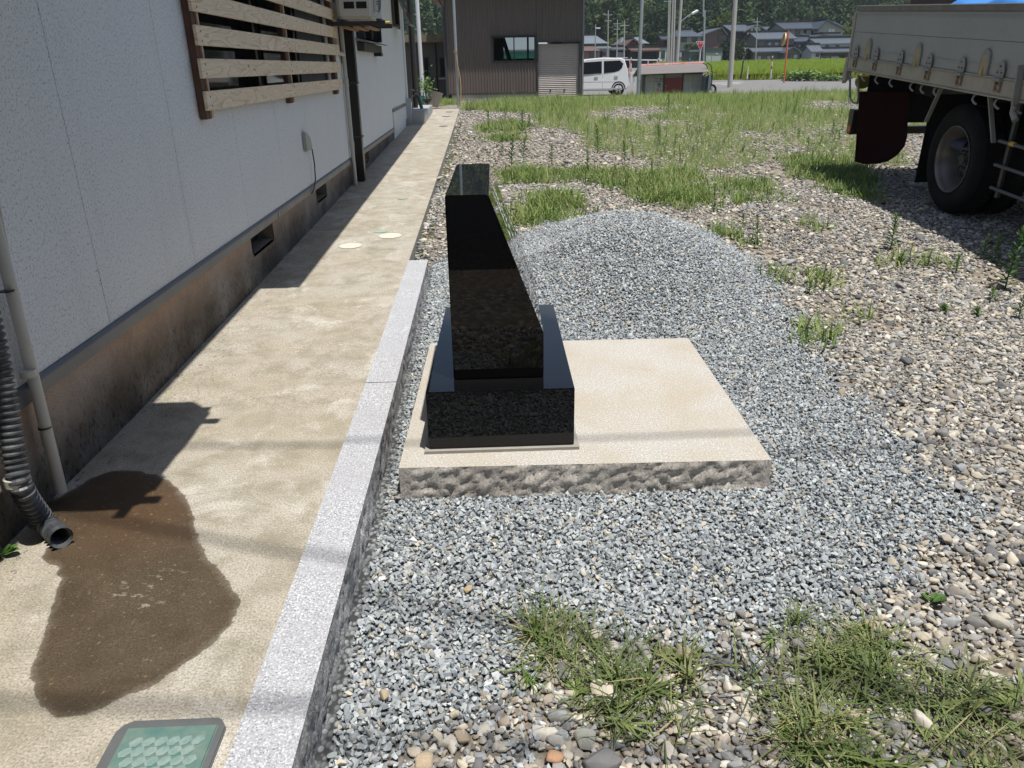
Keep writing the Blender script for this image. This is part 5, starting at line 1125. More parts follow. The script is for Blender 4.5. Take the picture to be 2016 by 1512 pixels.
# strip of dark green bank right of barn (behind the car)
def leafmass(name, lab, cx, cy, cz, sx_, sy_, sz_, n, sz, mat, cat, seed=1, kind=None, par=None):
    r = random.Random(seed); V = []; F = []
    for i in range(n):
        while True:
            p_ = Vector((r.uniform(-1, 1), r.uniform(-1, 1), r.uniform(-1, 1)))
            if p_.length < 1: break
        p_ = p_*(.75+.25*r.random()); bl = .8+.35*mnoise.noise(p_*2.2+Vector((seed, 0, 0)))
        c = Vector((cx+p_.x*sx_*bl, cy+p_.y*sy_*bl, cz+p_.z*sz_*bl)); d_ = Vector((r.gauss(0, 1), r.gauss(0, 1), r.gauss(0, .6))).normalized(); e_ = d_.orthogonal().normalized(); s = sz*r.uniform(.5, 1.2); o_ = len(V)
        V += [c-d_*s, c-e_*s*.6, c+d_*s, c+e_*s*.6]; F.append((o_, o_+1, o_+2, o_+3))
    return V, F
kp0 = gT(1552, 160); kp1 = gT(1668, 160); t = thing('squash_patch', 'low spreading broad leaved vines on the verge by the mirror pole', 'plants', tuple(gT(1605, 160))); V = []; F = []
for i in range(1500):
    f = random.random(); c = Vector(kp0)*(1-f)+Vector(kp1)*f+Vector((0, random.uniform(-.6, 2.2), random.uniform(.05, .75)*(.45+.55*math.sin(math.pi*min(1, f*1.15+.08))))); s = random.uniform(.07, .17); a = random.uniform(0, 6.28); tl = random.gauss(0, .5); u_ = Vector((math.cos(a), math.sin(a), tl*.5)); w_ = Vector((-math.sin(a), math.cos(a), tl*.3)); o_ = len(V)
    V += [tuple(c+u_*s-Vector(rootloc(t))), tuple(c+w_*s*.8-Vector(rootloc(t))), tuple(c-u_*s*.8-Vector(rootloc(t))), tuple(c-w_*s*.8-Vector(rootloc(t)))]; F.append((o_, o_+1, o_+2, o_+3))
o = npmesh('leaves', V, F, mat_leaf('vine_leaves', [(.10, .20, .05), (.16, .26, .08)], .2), t); o['kind'] = 'stuff'
# ================================================================== CAR
CYy = 39.; cz = float(zT(6, CYy))+.004; xr = gy(1234, 150, CYy)[0]; CL = 3.4
car = thing('parked_car', 'white boxy small car parked behind the barn, only its rear half visible', 'car', (xr-CL/2, CYy, cz))
def cx_(s): return xr-s      # s = metres from the rear bumper
mw = plain('white_car_paint', (.66, .67, .68), .22, .04); HW = .73
prof = [(.06, .30), (.0, .42), (.0, .62), (.06, .95), (.13, 1.25), (.24, 1.56), (.40, 1.625), (1.2, 1.655), (2.0, 1.60), (2.32, 1.50), (2.75, 1.08), (3.28, .93), (3.4, .70), (3.4, .35), (3.2, .22), (.3, .22)]
V = []; F = []; n = len(prof); lay = [(-HW+.06, .0), (-HW, .12), (HW, .12), (HW-.06, .0)]
def inset(p_, k_, i): # tumblehome: narrow above the belt
    return 0
rows = []
for side_ in (-1, 1):
    for off, w_ in ((.0, 1.), (.05, .985)):
        pass
ws = [-1, -.93, .93, 1]
for wi in ws:
    for (s, z) in prof:
        tum = 1-.16*max(0, (z-.95)/.7); sc = 1 if abs(wi) < .99 else .97
        zc = .9+(z-.9)*sc; scn = 1.7+(s-1.7)*(1 if abs(wi) < .99 else .985)
        V.append((cx_(scn), CYy+wi*HW*tum, cz+zc))
for k_ in range(3):
    for i in range(n): a, c = k_*n+i, k_*n+(i+1) % n; F.append((a, c, c+n, a+n))
F += [tuple(range(n)), tuple(range(3*n, 4*n))[::-1]]
body = MB().add(V, F).build('body', mw, car, smooth=True, bevel=.015)
def sidey(z): return CYy-HW*(1-.16*max(0, (z-.95)/.7))
def panel(nm, pts, mt, off=-.012, par=None, th=.006):
    b = MB(); vs = [(cx_(s), sidey(z)+off, cz+z) for s, z in pts]+[(cx_(s), sidey(z)+off+th, cz+z) for s, z in pts]; n_ = len(pts)
    b.add(vs, [tuple(range(n_)), tuple(range(n_, 2*n_))[::-1]]+[(i, (i+1) % n_, (i+1) % n_+n_, i+n_) for i in range(n_)]); return b.build(nm, mt, par or car)
mgl = glass_dark('car_glass', (.004, .005, .006)); mgl.node_tree.nodes['Principled BSDF'].inputs['IOR'].default_value = 1.3
panel('rear_side_window', [(.30, 1.38), (.36, 1.20), (.50, 1.08), (.72, 1.02), (1.20, .985), (1.20, 1.50), (.46, 1.52)], mgl)
panel('front_side_window', [(1.30, .98), (2.50, .93), (2.30, 1.30), (2.12, 1.46), (1.30, 1.50)], mgl)
for s_ in (1.25, .44): 
    panel('door_seam', [(s_, .32), (s_+.01, .32), (s_+.01, .98), (s_, .98)], M['iron'], -.002)
panel('sill_trim', [(.55, .27), (2.6, .27), (2.6, .33), (.55, .33)], plain('sill_grey', (.5, .5, .51), .4), -.010)
for s_ in (.62, 1.55): MB().box(cx_(s_+.09), cx_(s_-.09), sidey(.88)-.04, sidey(.88)-.012, cz+.88, cz+.905).build('door_handle', mw, car)
panel('side_crease', [(.5, .60), (2.7, .62), (2.7, .635), (.5, .615)], plain('crease', (.52, .53, .54), .3), -.004)
malloy = plain('alloy_rim', (.55, .56, .57), .3, metal=.6)
for s_ in (.50, 2.86):
    for sg in (-1, 1):
        b = MB().lathe([(0, .18), (.0, .25), (.03, .28), (.15, .28), (.18, .25), (.18, .01)], (cx_(s_), CYy+sg*(HW+.002), cz+.28), (0, -sg, 0), 28); w_ = b.build('wheel', M['rubber'], car, smooth=True)
        MB().lathe([(.008, .185), (.004, .17), (.03, .16), (.05, .01)], (cx_(s_), CYy+sg*(HW+.004), cz+.28), (0, -sg, 0), 24).build('rim', M['iron'], w_, smooth=True)
        b = MB()
        for k_ in range(5):
            a = k_*2*math.pi/5+.3; b.bar((cx_(s_), CYy+sg*(HW+.000), cz+.28), (cx_(s_)+math.cos(a)*.165, CYy+sg*(HW+.000), cz+.28+math.sin(a)*.165), .02, .05)
        b.build('spokes', malloy, w_)
b = MB()
n_ = 20
for i in range(n_):
    a0, a1 = math.pi*i/n_, math.pi*(i+1)/n_
    b.add([(cx_(.5)+math.cos(t_)*r_, sidey(.5)-.004, cz+.29+math.sin(t_)*r_) for t_, r_ in ((a0, .28), (a1, .28), (a1, .335), (a0, .335))], [(0, 1, 2, 3)])
b.build('wheel_arch', M['black'], car)
MB().box(xr-.02, xr+.01, CYy-.62, CYy-.50, cz+.75, cz+1.35).build('tail_lamp', plain('tail_lamp_red', (.4, .02, .02), .3), car, bevel=.01)
MB().hexa([(xr-.16, CYy-.45, cz+1.0), (xr-.05, CYy-.45, cz+1.0), (xr-.05, CYy+.45, cz+1.0), (xr-.16, CYy+.45, cz+1.0), (xr-.3, CYy-.45, cz+1.5), (xr-.19, CYy-.45, cz+1.5), (xr-.19, CYy+.45, cz+1.5), (xr-.3, CYy+.45, cz+1.5)]).build('rear_window', mgl, car)
MB().box(xr-.55, xr-.06, CYy-.5, CYy+.5, cz+1.61, cz+1.64).build('spoiler', mw, car, bevel=.01)

# ================================================================== low shed with red door, hand cart
SY = 29.; sz = float(gy(1320, 191, SY)[2])-.05
def Q(u, v, y=SY): return gy(u, v, y)
xa, xb = Q(1264, 160)[0], Q(1383, 160)[0]; ze = Q(1320, 146)[2]; zrf = Q(1320, 127)[2]; xd0, xd1 = Q(1308, 160)[0], Q(1343.5, 160)[0]
shed = thing('low_shed', 'low block shed with a dark red door and brown sloped metal roof', 'shed', ((xa+xb)/2, SY, sz))
mb_ = plain('pale_block', (.43, .42, .39), .9, .2, 4)
bw = .42; bh = .21
for (a, c) in [(xa+.10, xd0-.03), (xd1+.03, xb)]:
    nb = max(1, int(round((c-a)/bw))); w_ = (c-a)/nb
    for r_ in range(4):
        for i in range(nb): MB().box(a+i*w_+.004, a+(i+1)*w_-.004, SY, SY+.12, sz-.05+r_*bh+.003, sz-.05+(r_+1)*bh-.003).build('block', mb_, shed, bevel=.004)
MB().box(xa+.11, xb-.01, SY+.03, SY+.11, sz-.2, sz+.80).build('mortar', M['conc'], shed)
MB().box(xa+.02, xa+.11, SY-.03, SY+.08, sz-.2, ze+.02).build('corner_post', plain('weathered_post', (.13, .12, .10), .8, .3), shed)
d = MB().box(xd0, xd1, SY-.025, SY+.02, sz-.1, ze-.20+.08).build('door', plain('dark_red_door', (.20, .028, .03), .5, .2), shed, bevel=.004)
MB().lathe([(0, .02), (.03, .018), (.03, .001)], (xd0+.06, SY-.025, sz+.42), (0, -1, 0), 10).build('door_knob', M['steel'], d)
b = MB(); b.box(xd0-.03, xd0-.002, SY-.04, SY+.05, sz-.1, ze); b.box(xd1+.002, xd1+.03, SY-.04, SY+.05, sz-.1, ze); b.build('door_frame', M['black'], shed)
MB().box(xa+.115, xb, SY-.02, SY+.1, sz+.805, ze+.05).build('fascia_beam', plain('dark_beam', (.035, .024, .02), .7), shed)
roofl, roofr, top_l, top_r = Q(1261, 146, SY-.35), Q(1396, 141, SY-.35), Q(1257, 130, SY+.45), Q(1386, 124, SY+.45)
P = [roofl, roofr, top_r, top_l]
MB().hexa([tuple(p_-np.array([0, 0, .02])) for p_ in P]+[tuple(p_) for p_ in P]).build('roof', plain('brown_roof_sheet', (.17, .15, .145), .5, .1, 2), shed)
P2_ = [top_l+np.array([0, .003, -.02]), top_r+np.array([0, .003, -.02]), top_r+np.array([0, 1.1, -.35]), top_l+np.array([0, 1.1, -.35])]
MB().hexa([tuple(p_-np.array([0, 0, .02])) for p_ in P2_]+[tuple(p_) for p_ in P2_]).build('roof', plain('brown_roof_sheet', (.17, .15, .145), .5, .1, 2), shed)
a, c = top_l+np.array([.0, -.02, .002]), top_r+np.array([0, -.02, .002])
MB().hexa([tuple(a), tuple(c), tuple(c+np.array([0, .18, 0])), tuple(a+np.array([0, .18, 0])), tuple(a+np.array([0, .02, .055])), tuple(c+np.array([0, .02, .055])), tuple(c+np.array([0, .15, .055])), tuple(a+np.array([0, .15, .055]))]).build('red_ridge_sheet', plain('faded_red_sheet', (.42, .10, .10), .5, .3, 3, col2=(.72, .5, .48)), shed)
b = MB(); b.box(xa+.03, xb, SY+.85, SY+.95, sz-.2, ze-.1); b.box(xa+.03, xa+.1, SY+.13, SY+.84, sz-.2, ze); b.box(xb-.08, xb-.01, SY+.13, SY+.84, sz-.2, ze); b.build('rear_walls', M['conc'], shed)
def text(body, loc, size, mat, parent, rotx=math.pi/2, off=.004, w=.012):
    cu = bpy.data.curves.new('lettering', 'FONT'); cu.body = body; cu.size = size; cu.extrude = .002; cu.offset = 0.
    tmp = bpy.data.objects.new('tmp', cu); C.objects.link(tmp); bpy.context.view_layer.update()
    me = bpy.data.meshes.new_from_object(tmp.evaluated_get(bpy.context.evaluated_depsgraph_get())); bpy.data.objects.remove(tmp); me.materials.clear(); me.materials.append(mat)
    o = link('lettering', me, parent); rl = rootloc(parent); o.location = Vector(loc)-Vector(rl); o.rotation_euler = (rotx, 0, 0); return o
mbk = plain('black_brush_paint', (.03, .028, .028), .7, .2); mrd = plain('red_brush_paint', (.45, .10, .08), .7, .2)
q = Q(1289, 160); text('二尺', (q[0], SY-.006, q[2]-.02), .16, mbk, shed); q = Q(1293, 170); text('年', (q[0], SY-.006, q[2]-.02), .17, mbk, shed)
q = Q(1290, 181); text('多', (q[0], SY-.006, q[2]+.0), .15, mrd, shed); q = Q(1299, 183); text('門', (q[0], SY-.006, q[2]+.0), .13, mrd, shed)
# blue triangle of tarp behind the shed
q = gy(1350, 121, 31); t = thing('blue_sheet', 'small blue triangular sheet showing above the red shed ridge', 'sheet', (q[0], 31, .3))
MB().prism([(q[0]-.02, .2), (q[0]+.17, .2), (q[0]+.17, float(gy(1357, 114, 31)[2])), (q[0]+.13, float(gy(1357, 116, 31)[2]))], 'y', 31, 31.03).build('sheet', M['blue'], t)
# hand cart leaning against the shed
q0 = Q(1398, 187, 28.6); hz = q0[2]; X0 = q0[0]
t = thing('wheelbarrow', 'blue grey wheelbarrow stood upright against the right end of the shed', 'wheelbarrow', (X0, 28.6, hz))
wc_ = Vector((Q(1401, 178, 28.6)[0], 28.6, hz+.18)); b = MB().lathe([(0, .13), (-.02, .15), (.0, .175), (.06, .175), (.08, .15), (.06, .13)], wc_, (0, 1, 0), 24); w_ = b.build('wheel', M['rubber'], t, smooth=True)
MB().lathe([(.02, .13), (.02, .11), (.045, .11), (.045, .13)], wc_, (0, 1, 0), 20).build('rim', M['graymetal'], w_, smooth=True)
b = MB()
for k_ in range(6): a = k_*math.pi/3; b.bar(wc_+Vector((0, .03, 0)), wc_+Vector((math.cos(a)*.12, .03, math.sin(a)*.12)), .012, .012)
b.build('spokes', M['graymetal'], w_)
A = [Q(1384, 186, 28.6), Q(1391, 186, 28.6), Q(1398, 160, 28.6), Q(1396, 146, 28.6), Q(1388, 150, 28.6)]
MB().prism([(float(p_[0]), float(p_[2])) for p_ in A], 'y', 28.35, 28.95).build('tray', plain('blue_grey_tray', (.16, .20, .23), .5, .2), t, bevel=.02)
MB().prism([(float(Q(1383, 186, 28.6)[0]), float(A[0][2])), (float(Q(1386, 186, 28.6)[0])+.03, float(A[0][2])), (float(Q(1392, 148, 28.6)[0]), float(A[3][2])), (float(Q(1387, 150, 28.6)[0]), float(A[4][2]))], 'y', 28.33, 28.349).build('tray_inside', M['dark'], t)
for dy in (-.25, .3):
    P = [Q(1386, 187, 28.6), Q(1396, 172, 28.6), Q(1399, 150, 28.6), Q(1396, 128, 28.6), Q(1388, 124, 28.6)]
    MB().tube([(float(p_[0]), 28.6+dy, float(p_[2])) for p_ in P], .016, 8).build('handle_tube', M['iron'], t, smooth=True)
P = [Q(1398, 158, 28.6), Q(1404, 154, 28.6), Q(1412, 146, 28.6), Q(1409, 143, 28.6), Q(1399, 140, 28.6)]
MB().tube([(float(p_[0]), 28.6, float(p_[2])) for p_ in P], .012, 8).build('leg_loop', M['iron'], t, smooth=True)
P = [Q(1399, 152, 28.6), Q(1404, 149, 28.6), Q(1403, 146, 28.6), Q(1399, 145, 28.6)]
MB().tube([(float(p_[0]), 28.7, float(p_[2])) for p_ in P], .010, 8).build('leg_loop', M['iron'], t, smooth=True)

# ================================================================== POLES, SIGNS, RAILS
t, p, k = pole('galvanised pipe pole at the left end of the low shed', 1256, 192, 28.4, 1264, .062, .058, 7.5)
MB().tube([(p[0]+k*.5, 28.4, p[2]+.55), (p[0]+k*.6, 28.4, p[2]+1.65)], .067, 12).build('sleeve', M['steel'], t, smooth=True)
for i, (u, v, ut, y_, r_, lab) in enumerate([(1437, 171, 1448, 47, .15, 'thick concrete utility pole on the grassy road corner'), (1332, 128, 1341, 56, .115, 'thickest concrete utility pole in the row behind the shed'), (1326, 128, 1330, 68, .085, 'second utility pole from the right in the row behind the shed'),
        (1321, 128, 1325.5, 82, .10, 'third utility pole from the right in the row behind the shed'), (1317, 128, 1320, 98, .10, 'fourth utility pole from the right in the row behind the shed'), (1314, 128, 1317, 116, .10, 'thin leftmost utility pole in the row behind the shed')]):
    t, p, k = pole(lab, u, v, y_, ut, r_, r_*.62, 9.5, 'utility_pole', M['pole'], 'utility pole', 'concrete utility poles', z0=float(zT(15, y_))-.1)
    xt = p[0]+k*(9.5-p[2])
    MB().box(xt-.7, xt+.7, y_-.04, y_+.04, 9.0, 9.08).build('cross_arm', M['steel'], t)
    if i == 1:
        MB().tube([(p[0]+k*3.3, y_, p[2]+2.6), (p[0]+k*3.3+.5, y_-.1, p[2]+3.0), (p[0]+k*3.3+.95, y_-.1, p[2]+3.2)], .03, 8).build('lamp_arm', M['steel'], t, smooth=True)
        MB().lathe([(0, .02), (.08, .09), (.45, .09), (.5, .02)], (p[0]+.75, y_-.1, p[2]+3.1), (.9, 0, .42), 12).build('lamp_head', M['white'], t, smooth=True)
for i, (u, vt, vb, y_, lab, mat_) in enumerate([(1172, 48, 90, 105, 'thin pole with a small lamp left of the far houses', 'steel'), (1215, 38, 92, 118, 'thin far power pole before the forest, left of two', 'pole'), (1229, 40, 115, 100, 'thin far power pole before the forest, right of two', 'pole'), (1197, 20, 108, 112, 'slender grey power pole behind the white car', 'pole'), (1489, 34, 124, 112, 'tall thin pole before the grey tiled houses', 'pole')]):
    a, c = gy(u, vb, y_), gy(u+(2 if i == 4 else 0.6), vt, y_); t = thing('far_pole', lab, 'power pole', tuple(a), 'thin poles among the far houses')
    MB().tube([tuple(a-np.array([0, 0, 1.5])), tuple(c)], .075, 8, .06).build('shaft', M[mat_], t, smooth=True)
    if i: 
        MB().box(c[0]-.55, c[0]+.55, y_-.05, y_+.05, c[2]-.6, c[2]-.52).build('cross_arm', M['steel'], t)
        MB().box(c[0]-.45, c[0]+.45, y_-.05, y_+.05, c[2]-1.3, c[2]-1.22).build('cross_arm', M['steel'], t)
    else: MB().box(c[0], c[0]+.6, y_-.1, y_+.1, c[2]-.5, c[2]-.35).build('lamp_head', M['white'], t)
# steel pole beside stop sign
py = 44.; a = gy(1385, 124, py); c = gy(1388.5, -30, py); k = (c-a)/(c[2]-a[2]); m_ = a+k*((gy(1389, 20, py)[2])-a[2])
t = thing('sign_pole', 'tall thin pale steel pole right behind the red triangular sign', 'pole', tuple(a)); MB().tube([tuple(a-k*(a[2]-float(zT(15, py)))), tuple(m_)], .05, 10).build('lower_shaft', M['steel'], t, smooth=True); MB().tube([tuple(m_-k*.3+np.array([-.07, -.02, 0])), tuple(c+np.array([-.07, -.02, 0]))], .04, 10).build('upper_shaft', M['steel'], t, smooth=True)
# stop sign
py = 42.; A, Bq, Cq = gy(1370.5, 82, py), gy(1386.5, 81.5, py), gy(1379.5, 99, py); base_ = gy(1378, 124, py); zg = float(zT(14, py))
t = thing('stop_sign', 'red inverted triangle stop sign with white lettering on a white post', 'road sign', (float(base_[0]), py, zg))
MB().tube([(float(base_[0])-.02, py+.06, zg), (float(gy(1380.5, 88, py)[0]), py+.06, float(A[2])-.1)], .03, 10).build('post', M['white'], t, smooth=True)
cc = (A+Bq+Cq)/3
def tri(k_, y_, th, nm, mt, bev=0):
    P = [(float(cc[0]+(p_[0]-cc[0])*k_), float(cc[2]+(p_[2]-cc[2])*k_)) for p_ in (A, Bq, Cq)]; return MB().prism(P, 'y', y_, y_+th).build(nm, mt, t, bevel=bev)
tri(1.06, py, .02, 'plate', M['white']); tri(.90, py-.004, .0035, 'red_face', plain('sign_red', (.50, .015, .03), .4, .05))
text('止まれ', (float(cc[0])-.145, py-.009, float(cc[2])+.02), .105, plain('sign_white', (.8, .8, .8), .4, .03), t)
# mirror on leaning orange pole
py = 46.; a = gy(1543.5, 161, py); c = gy(1552.5, 60, py); t = thing('traffic_mirror', 'orange pole with a round traffic mirror seen edge on', 'traffic mirror', tuple(a))
MB().tube([tuple(a-(c-a)*.02), tuple(c)], .045, 12).build('pole', M['orange'], t, smooth=True)
mc = gy(1545, 78, py); MB().lathe([(0, .30), (.02, .33), (.05, .34), (.09, .33), (.09, .30)], mc, (-.82, .1, .12), 28).build('mirror_rim', plain('mirror_hood_yellow', (.60, .42, .20), .5, .25, 6), t, smooth=True)
MB().lathe([(.03, .31), (-.0, .20), (-.012, .001)], mc, (-.82, .1, .12), 28).build('mirror_back', plain('mirror_back_tan', (.45, .35, .22), .5, .3, 6), t, smooth=True)
MB().tube([(mc[0], py, mc[2]-.05), (float(gy(1550, 84, py)[0]), py, float(gy(1550, 84, py)[2]))], .03, 8).build('mirror_arm', M['iron'], t)
# snow poles
for (ub, vb, ut, vt, py, lab) in [(1517.5, 155, 1521, 110, 49, 'red and white snow pole standing before the rice field'), (1242, 162, 1242.5, 113, 52, 'red and white pole right beside the white car'), (1296, 150, 1296.5, 114, 60, 'red topped pole behind the red shed ridge')]:
    a, c = gy(ub, vb, py), gy(ut, vt, py); t = thing('snow_pole', lab, 'marker pole', tuple(a), 'red and white marker poles'); d_ = c-a
    for f0, f1, mt in [(0, .42, 'white'), (.42, .56, 'red'), (.56, .76, 'white'), (.76, .92, 'red'), (.92, 1., 'white')]: MB().tube([tuple(a+d_*f0), tuple(a+d_*f1)], .035, 8).build('pole_band', M[mt], t, smooth=True)
a, c = gy(1471, 155, 50), gy(1473, 130, 50); t = thing('marker_post', 'short thin white marker post by the rice field edge', 'post', tuple(a)); MB().tube([tuple(a), tuple(c)], .04, 8, .025).build('post', M['white'], t, smooth=True)
a = gy(1459, 155, 50); t = thing('dark_post', 'dark leaning stake with a frayed top before the rice', 'stake', tuple(a)); P = [gy(u, v, 50) for u, v in [(1459, 155), (1463, 122), (1467, 103), (1470, 93)]]
MB().tube([tuple(p_) for p_ in P], .05, 8, .03).build('stake', M['iron'], t)
b = MB()
for (u0, v0, u1, v1) in [(1463, 118, 1459, 124), (1464, 114, 1468, 104), (1466, 100, 1473, 93), (1468, 96, 1464, 94), (1463, 120, 1466, 112)]: b.tube([tuple(gy(u0, v0, 50)), tuple(gy(u1, v1, 50))], .035, 6, .015)
b.build('frayed_ties', plain('pale_tie', (.35, .32, .28), .7), t)
# guard rails
def rail(lab, u0, u1, v0, v1, py, posts, hpx, zg=None):
    a, c = gy(u0, v0, py), gy(u1, v1, py); t = thing('guard_rail', lab, 'guard rail', tuple(a)); h = hpx*py/1512*1.1
    MB().box(0, 1, 0, 1, 0, 1); d_ = c-a
    MB().hexa([tuple(a+np.array([0, 0, -h/2])), tuple(c+np.array([0, 0, -h/2])), tuple(c+np.array([0, .08, -h/2])), tuple(a+np.array([0, .08, -h/2])), tuple(a+np.array([0, 0, h/2])), tuple(c+np.array([0, 0, h/2])), tuple(c+np.array([0, .08, h/2])), tuple(a+np.array([0, .08, h/2]))]).build('beam', M['white'], t, bevel=.02)
    for i in range(posts): p_ = a+d_*(i+.5)/posts; MB().tube([(p_[0], p_[1]+.14, float(zT(p_[0], p_[1]))-.1), (p_[0], p_[1]+.14, p_[2]+h/2)], .055, 8).build('post', M['white'], t, smooth=True)
rail('white guard rail between the car and the silver pole', 1235, 1254, 144, 144, 54, 2, 4); rail('long white guard rail between rice field and tiled houses', 1500, 1700, 122.5, 118, 122, 9, 3)
rail('grey pipe rail crossing behind the white car', 1160, 1304, 117, 118.5, 62, 8, 2)
t = thing('white_markers', 'two groups of short white posts before the shop houses', 'posts', tuple(gy(1630, 119, 121)))
for u in (1621, 1624, 1627, 1637, 1640, 1642.5): a, c = gy(u, 121, 121), gy(u, 115.5, 121); MB().tube([tuple(a-np.array([0, 0, .5])), tuple(c)], .1, 6).build('post', M['white'], t)

# ================================================================== HOUSES
mt1 = plain('grey_roof_tile', (.065, .08, .105), .35, .25, 1.2, stretch=(1, 1, 1)); mt2 = plain('slate_roof', (.105, .125, .15), .4, .2, 2.); mtb = plain('brown_roof', (.13, .075, .065), .55, .2); mts = plain('light_silver_roof', (.17, .195, .22), .35, .2, 2)
MW = {'gray': plain('grey_wall', (.15, .155, .16), .7, .1), 'white': plain('white_wall', (.55, .57, .60), .7, .1), 'cream': plain('cream_wall', (.36, .36, .30), .7, .1), 'brown': plain('red_brown_wall', (.105, .05, .042), .7, .15), 'dark': plain('dark_timber_wall', (.03, .028, .03), .7), 'pink': plain('dull_pink_wall', (.20, .12, .11), .7), 'lt': plain('pale_grey_wall', (.32, .33, .33), .7, .1)}
mwin = glass_dark('far_window', (.05, .06, .07)); mcurt = plain('curtain', (.42, .45, .47), .7)
def jhouse(lab, y, u0, u1, vr, ve, vb, depth, wall, roof, kind='side', wins=(), ov=.5, ridge_cap=True, uridge=None, name='house'):
    um = (u0+u1)/2; xa, xb = gy(u0, ve, y)[0], gy(u1, ve, y)[0]; ze, zr_, zb_ = gy(um, ve, y)[2], gy(um, vr, y)[2], gy(um, vb, y)[2]
    t = thing(name, lab, 'house', ((xa+xb)/2, y, zb_)); mtR = roof
    wa, wb = xa+ov*.7, xb-ov*.7
    if kind == 'side':      # ridge runs along the picture: sloping roof plane faces us
        yr_ = y+depth/2; MB().box(wa, wb, y, y+depth, zb_-2.0, ze).build('wall', wall, t)
        r_ = MB().hexa([(xa, y-ov, ze-.02), (xb, y-ov, ze-.02), (xb, yr_, zr_-.15), (xa, yr_, zr_-.15), (xa, y-ov, ze+.14), (xb, y-ov, ze+.14), (xb, yr_, zr_), (xa, yr_, zr_)]).build('roof', mtR, t)
        MB().hexa([(xa, yr_+.002, zr_-.15), (xb, yr_+.002, zr_-.15), (xb, y+depth+ov, ze-.02), (xa, y+depth+ov, ze-.02), (xa, yr_+.002, zr_), (xb, yr_+.002, zr_), (xb, y+depth+ov, ze+.14), (xa, y+depth+ov, ze+.14)]).build('roof', mtR, t)
        for xx in (wa, wb-.1): MB().prism([(y, ze+.001), (y+depth, ze+.001), (yr_, zr_-.16)], 'x', xx, xx+.1).build('gable_wall', wall, t)
        b = MB(); n_ = int((xb-xa)/.42)
        for i in range(n_):
            xx = xa+(i+.5)*(xb-xa)/n_; b.hexa([(xx-.07, y-ov-.01, ze+.141), (xx+.07, y-ov-.01, ze+.141), (xx+.07, yr_, zr_+.001), (xx-.07, yr_, zr_+.001), (xx-.03, y-ov-.01, ze+.19), (xx+.03, y-ov-.01, ze+.19), (xx+.03, yr_, zr_+.05), (xx-.03, yr_, zr_+.05)])
        b.build('tile_rows', mtR, r_)
        if ridge_cap: MB().box(xa-.1, xb+.1, yr_-.16, yr_+.16, zr_+.002, zr_+.32).build('ridge', M['black'], r_)
    elif kind == 'gable':   # gable end faces us
        xr_ = (xa+xb)/2 if uridge is None else gy(uridge, vr, y)[0]
        MB().prism([(wa, zb_-2), (wb, zb_-2), (wb, ze), (xr_, zr_-.2), (wa, ze)], 'y', y, y+depth).build('wall', wall, t)
        for (x_a, x_b) in ((xa, xr_), (xb, xr_)): MB().hexa([(x_a, y-ov, ze-.18), (x_b, y-ov, zr_-.18), (x_b, y+depth+ov, zr_-.18), (x_a, y+depth+ov, ze-.18), (x_a, y-ov, ze+.04), (x_b, y-ov, zr_+.04), (x_b, y+depth+ov, zr_+.04), (x_a, y+depth+ov, ze+.04)]).build('roof', mtR, t)
        if ridge_cap: MB().box(xr_-.15, xr_+.15, y-ov, y+depth+ov, zr_+.05, zr_+.28).build('ridge', M['black'], t)
    elif kind == 'hip':
        MB().box(wa, wb, y, y+depth, zb_-2., ze).build('wall', wall, t); k_ = (xb-xa)*.22; yr_ = y+depth/2
        vs = [(xa, y-ov, ze), (xb, y-ov, ze), (xb, y+depth+ov, ze), (xa, y+depth+ov, ze), (xa+k_, yr_, zr_), (xb-k_, yr_, zr_)]
        r_ = MB().add(vs, [(0, 1, 5, 4), (1, 2, 5), (2, 3, 4, 5), (3, 0, 4), (3, 2, 1, 0)]).build('roof', mtR, t)
        if ridge_cap: MB().box(xa+k_, xb-k_, yr_-.16, yr_+.16, zr_+.002, zr_+.3).build('ridge', M['black'], r_)
    else:
        MB().box(wa, wb, y, y+depth, zb_-2., ze).build('wall', wall, t); MB().box(xa, xb, y-ov, y+depth+ov, ze+.001, max(zr_, ze+.15)).build('roof', mtR, t)
    for wv in wins:
        (a, b0, c, d_) = wv[:4]; mt = wv[4] if len(wv) > 4 else 'w'
        p0, p1 = gy(a, b0, y), gy(c, d_, y); m_ = {'w': mwin, 'c': mcurt, 'd': M['dark'], 'h': M['white'], 's': mcurt}[mt]
        if mt in 'wc':
            f_ = MB().box(p0[0]-.06, p1[0]+.06, y-.06, y-.002, p1[2]-.06, p0[2]+.06).build('window', M['iron'], t); MB().box(p0[0]+.05, p1[0]-.05, y-.07, y-.061, p1[2]+.04, p0[2]-.04).build('pane', m_, f_)
        else: MB().box(p0[0], p1[0], y-.08, y-.002, p1[2], p0[2]).build({'d': 'door_opening', 'h': 'white_panel', 's': 'shutter'}[mt], m_, t)
    return t
J = jhouse
J('big two storey house with long grey tiled roof, highest on the right', 150, 1541, 1662, 41, 57.5, 80, 9, MW['cream'], mt1, 'side', [(1567, 60, 1574, 67), (1583, 59, 1587, 66, 'd'), (1587, 59, 1597, 66, 'c'), (1597, 59, 1601, 66, 'd'), (1618, 59, 1625, 66), (1580, 67, 1599, 70, 'h')])
J('dark gable with pale triangle at the right end of the big tiled roof', 147.5, 1608, 1664, 38.5, 57, 70, 5, MW['cream'], mt1, 'gable', [(1632, 57, 1636, 64, 'h'), (1638, 57, 1642, 64, 'h')], uridge=1627)
J('old white and dark timber gabled house with a pale roof', 152, 1437, 1509, 46, 62, 122, 10, MW['dark'], mt2, 'side', [(1471, 58, 1474, 63, 'h'), (1478, 57, 1484, 61, 'h'), (1470, 64, 1476, 70, 'h')])
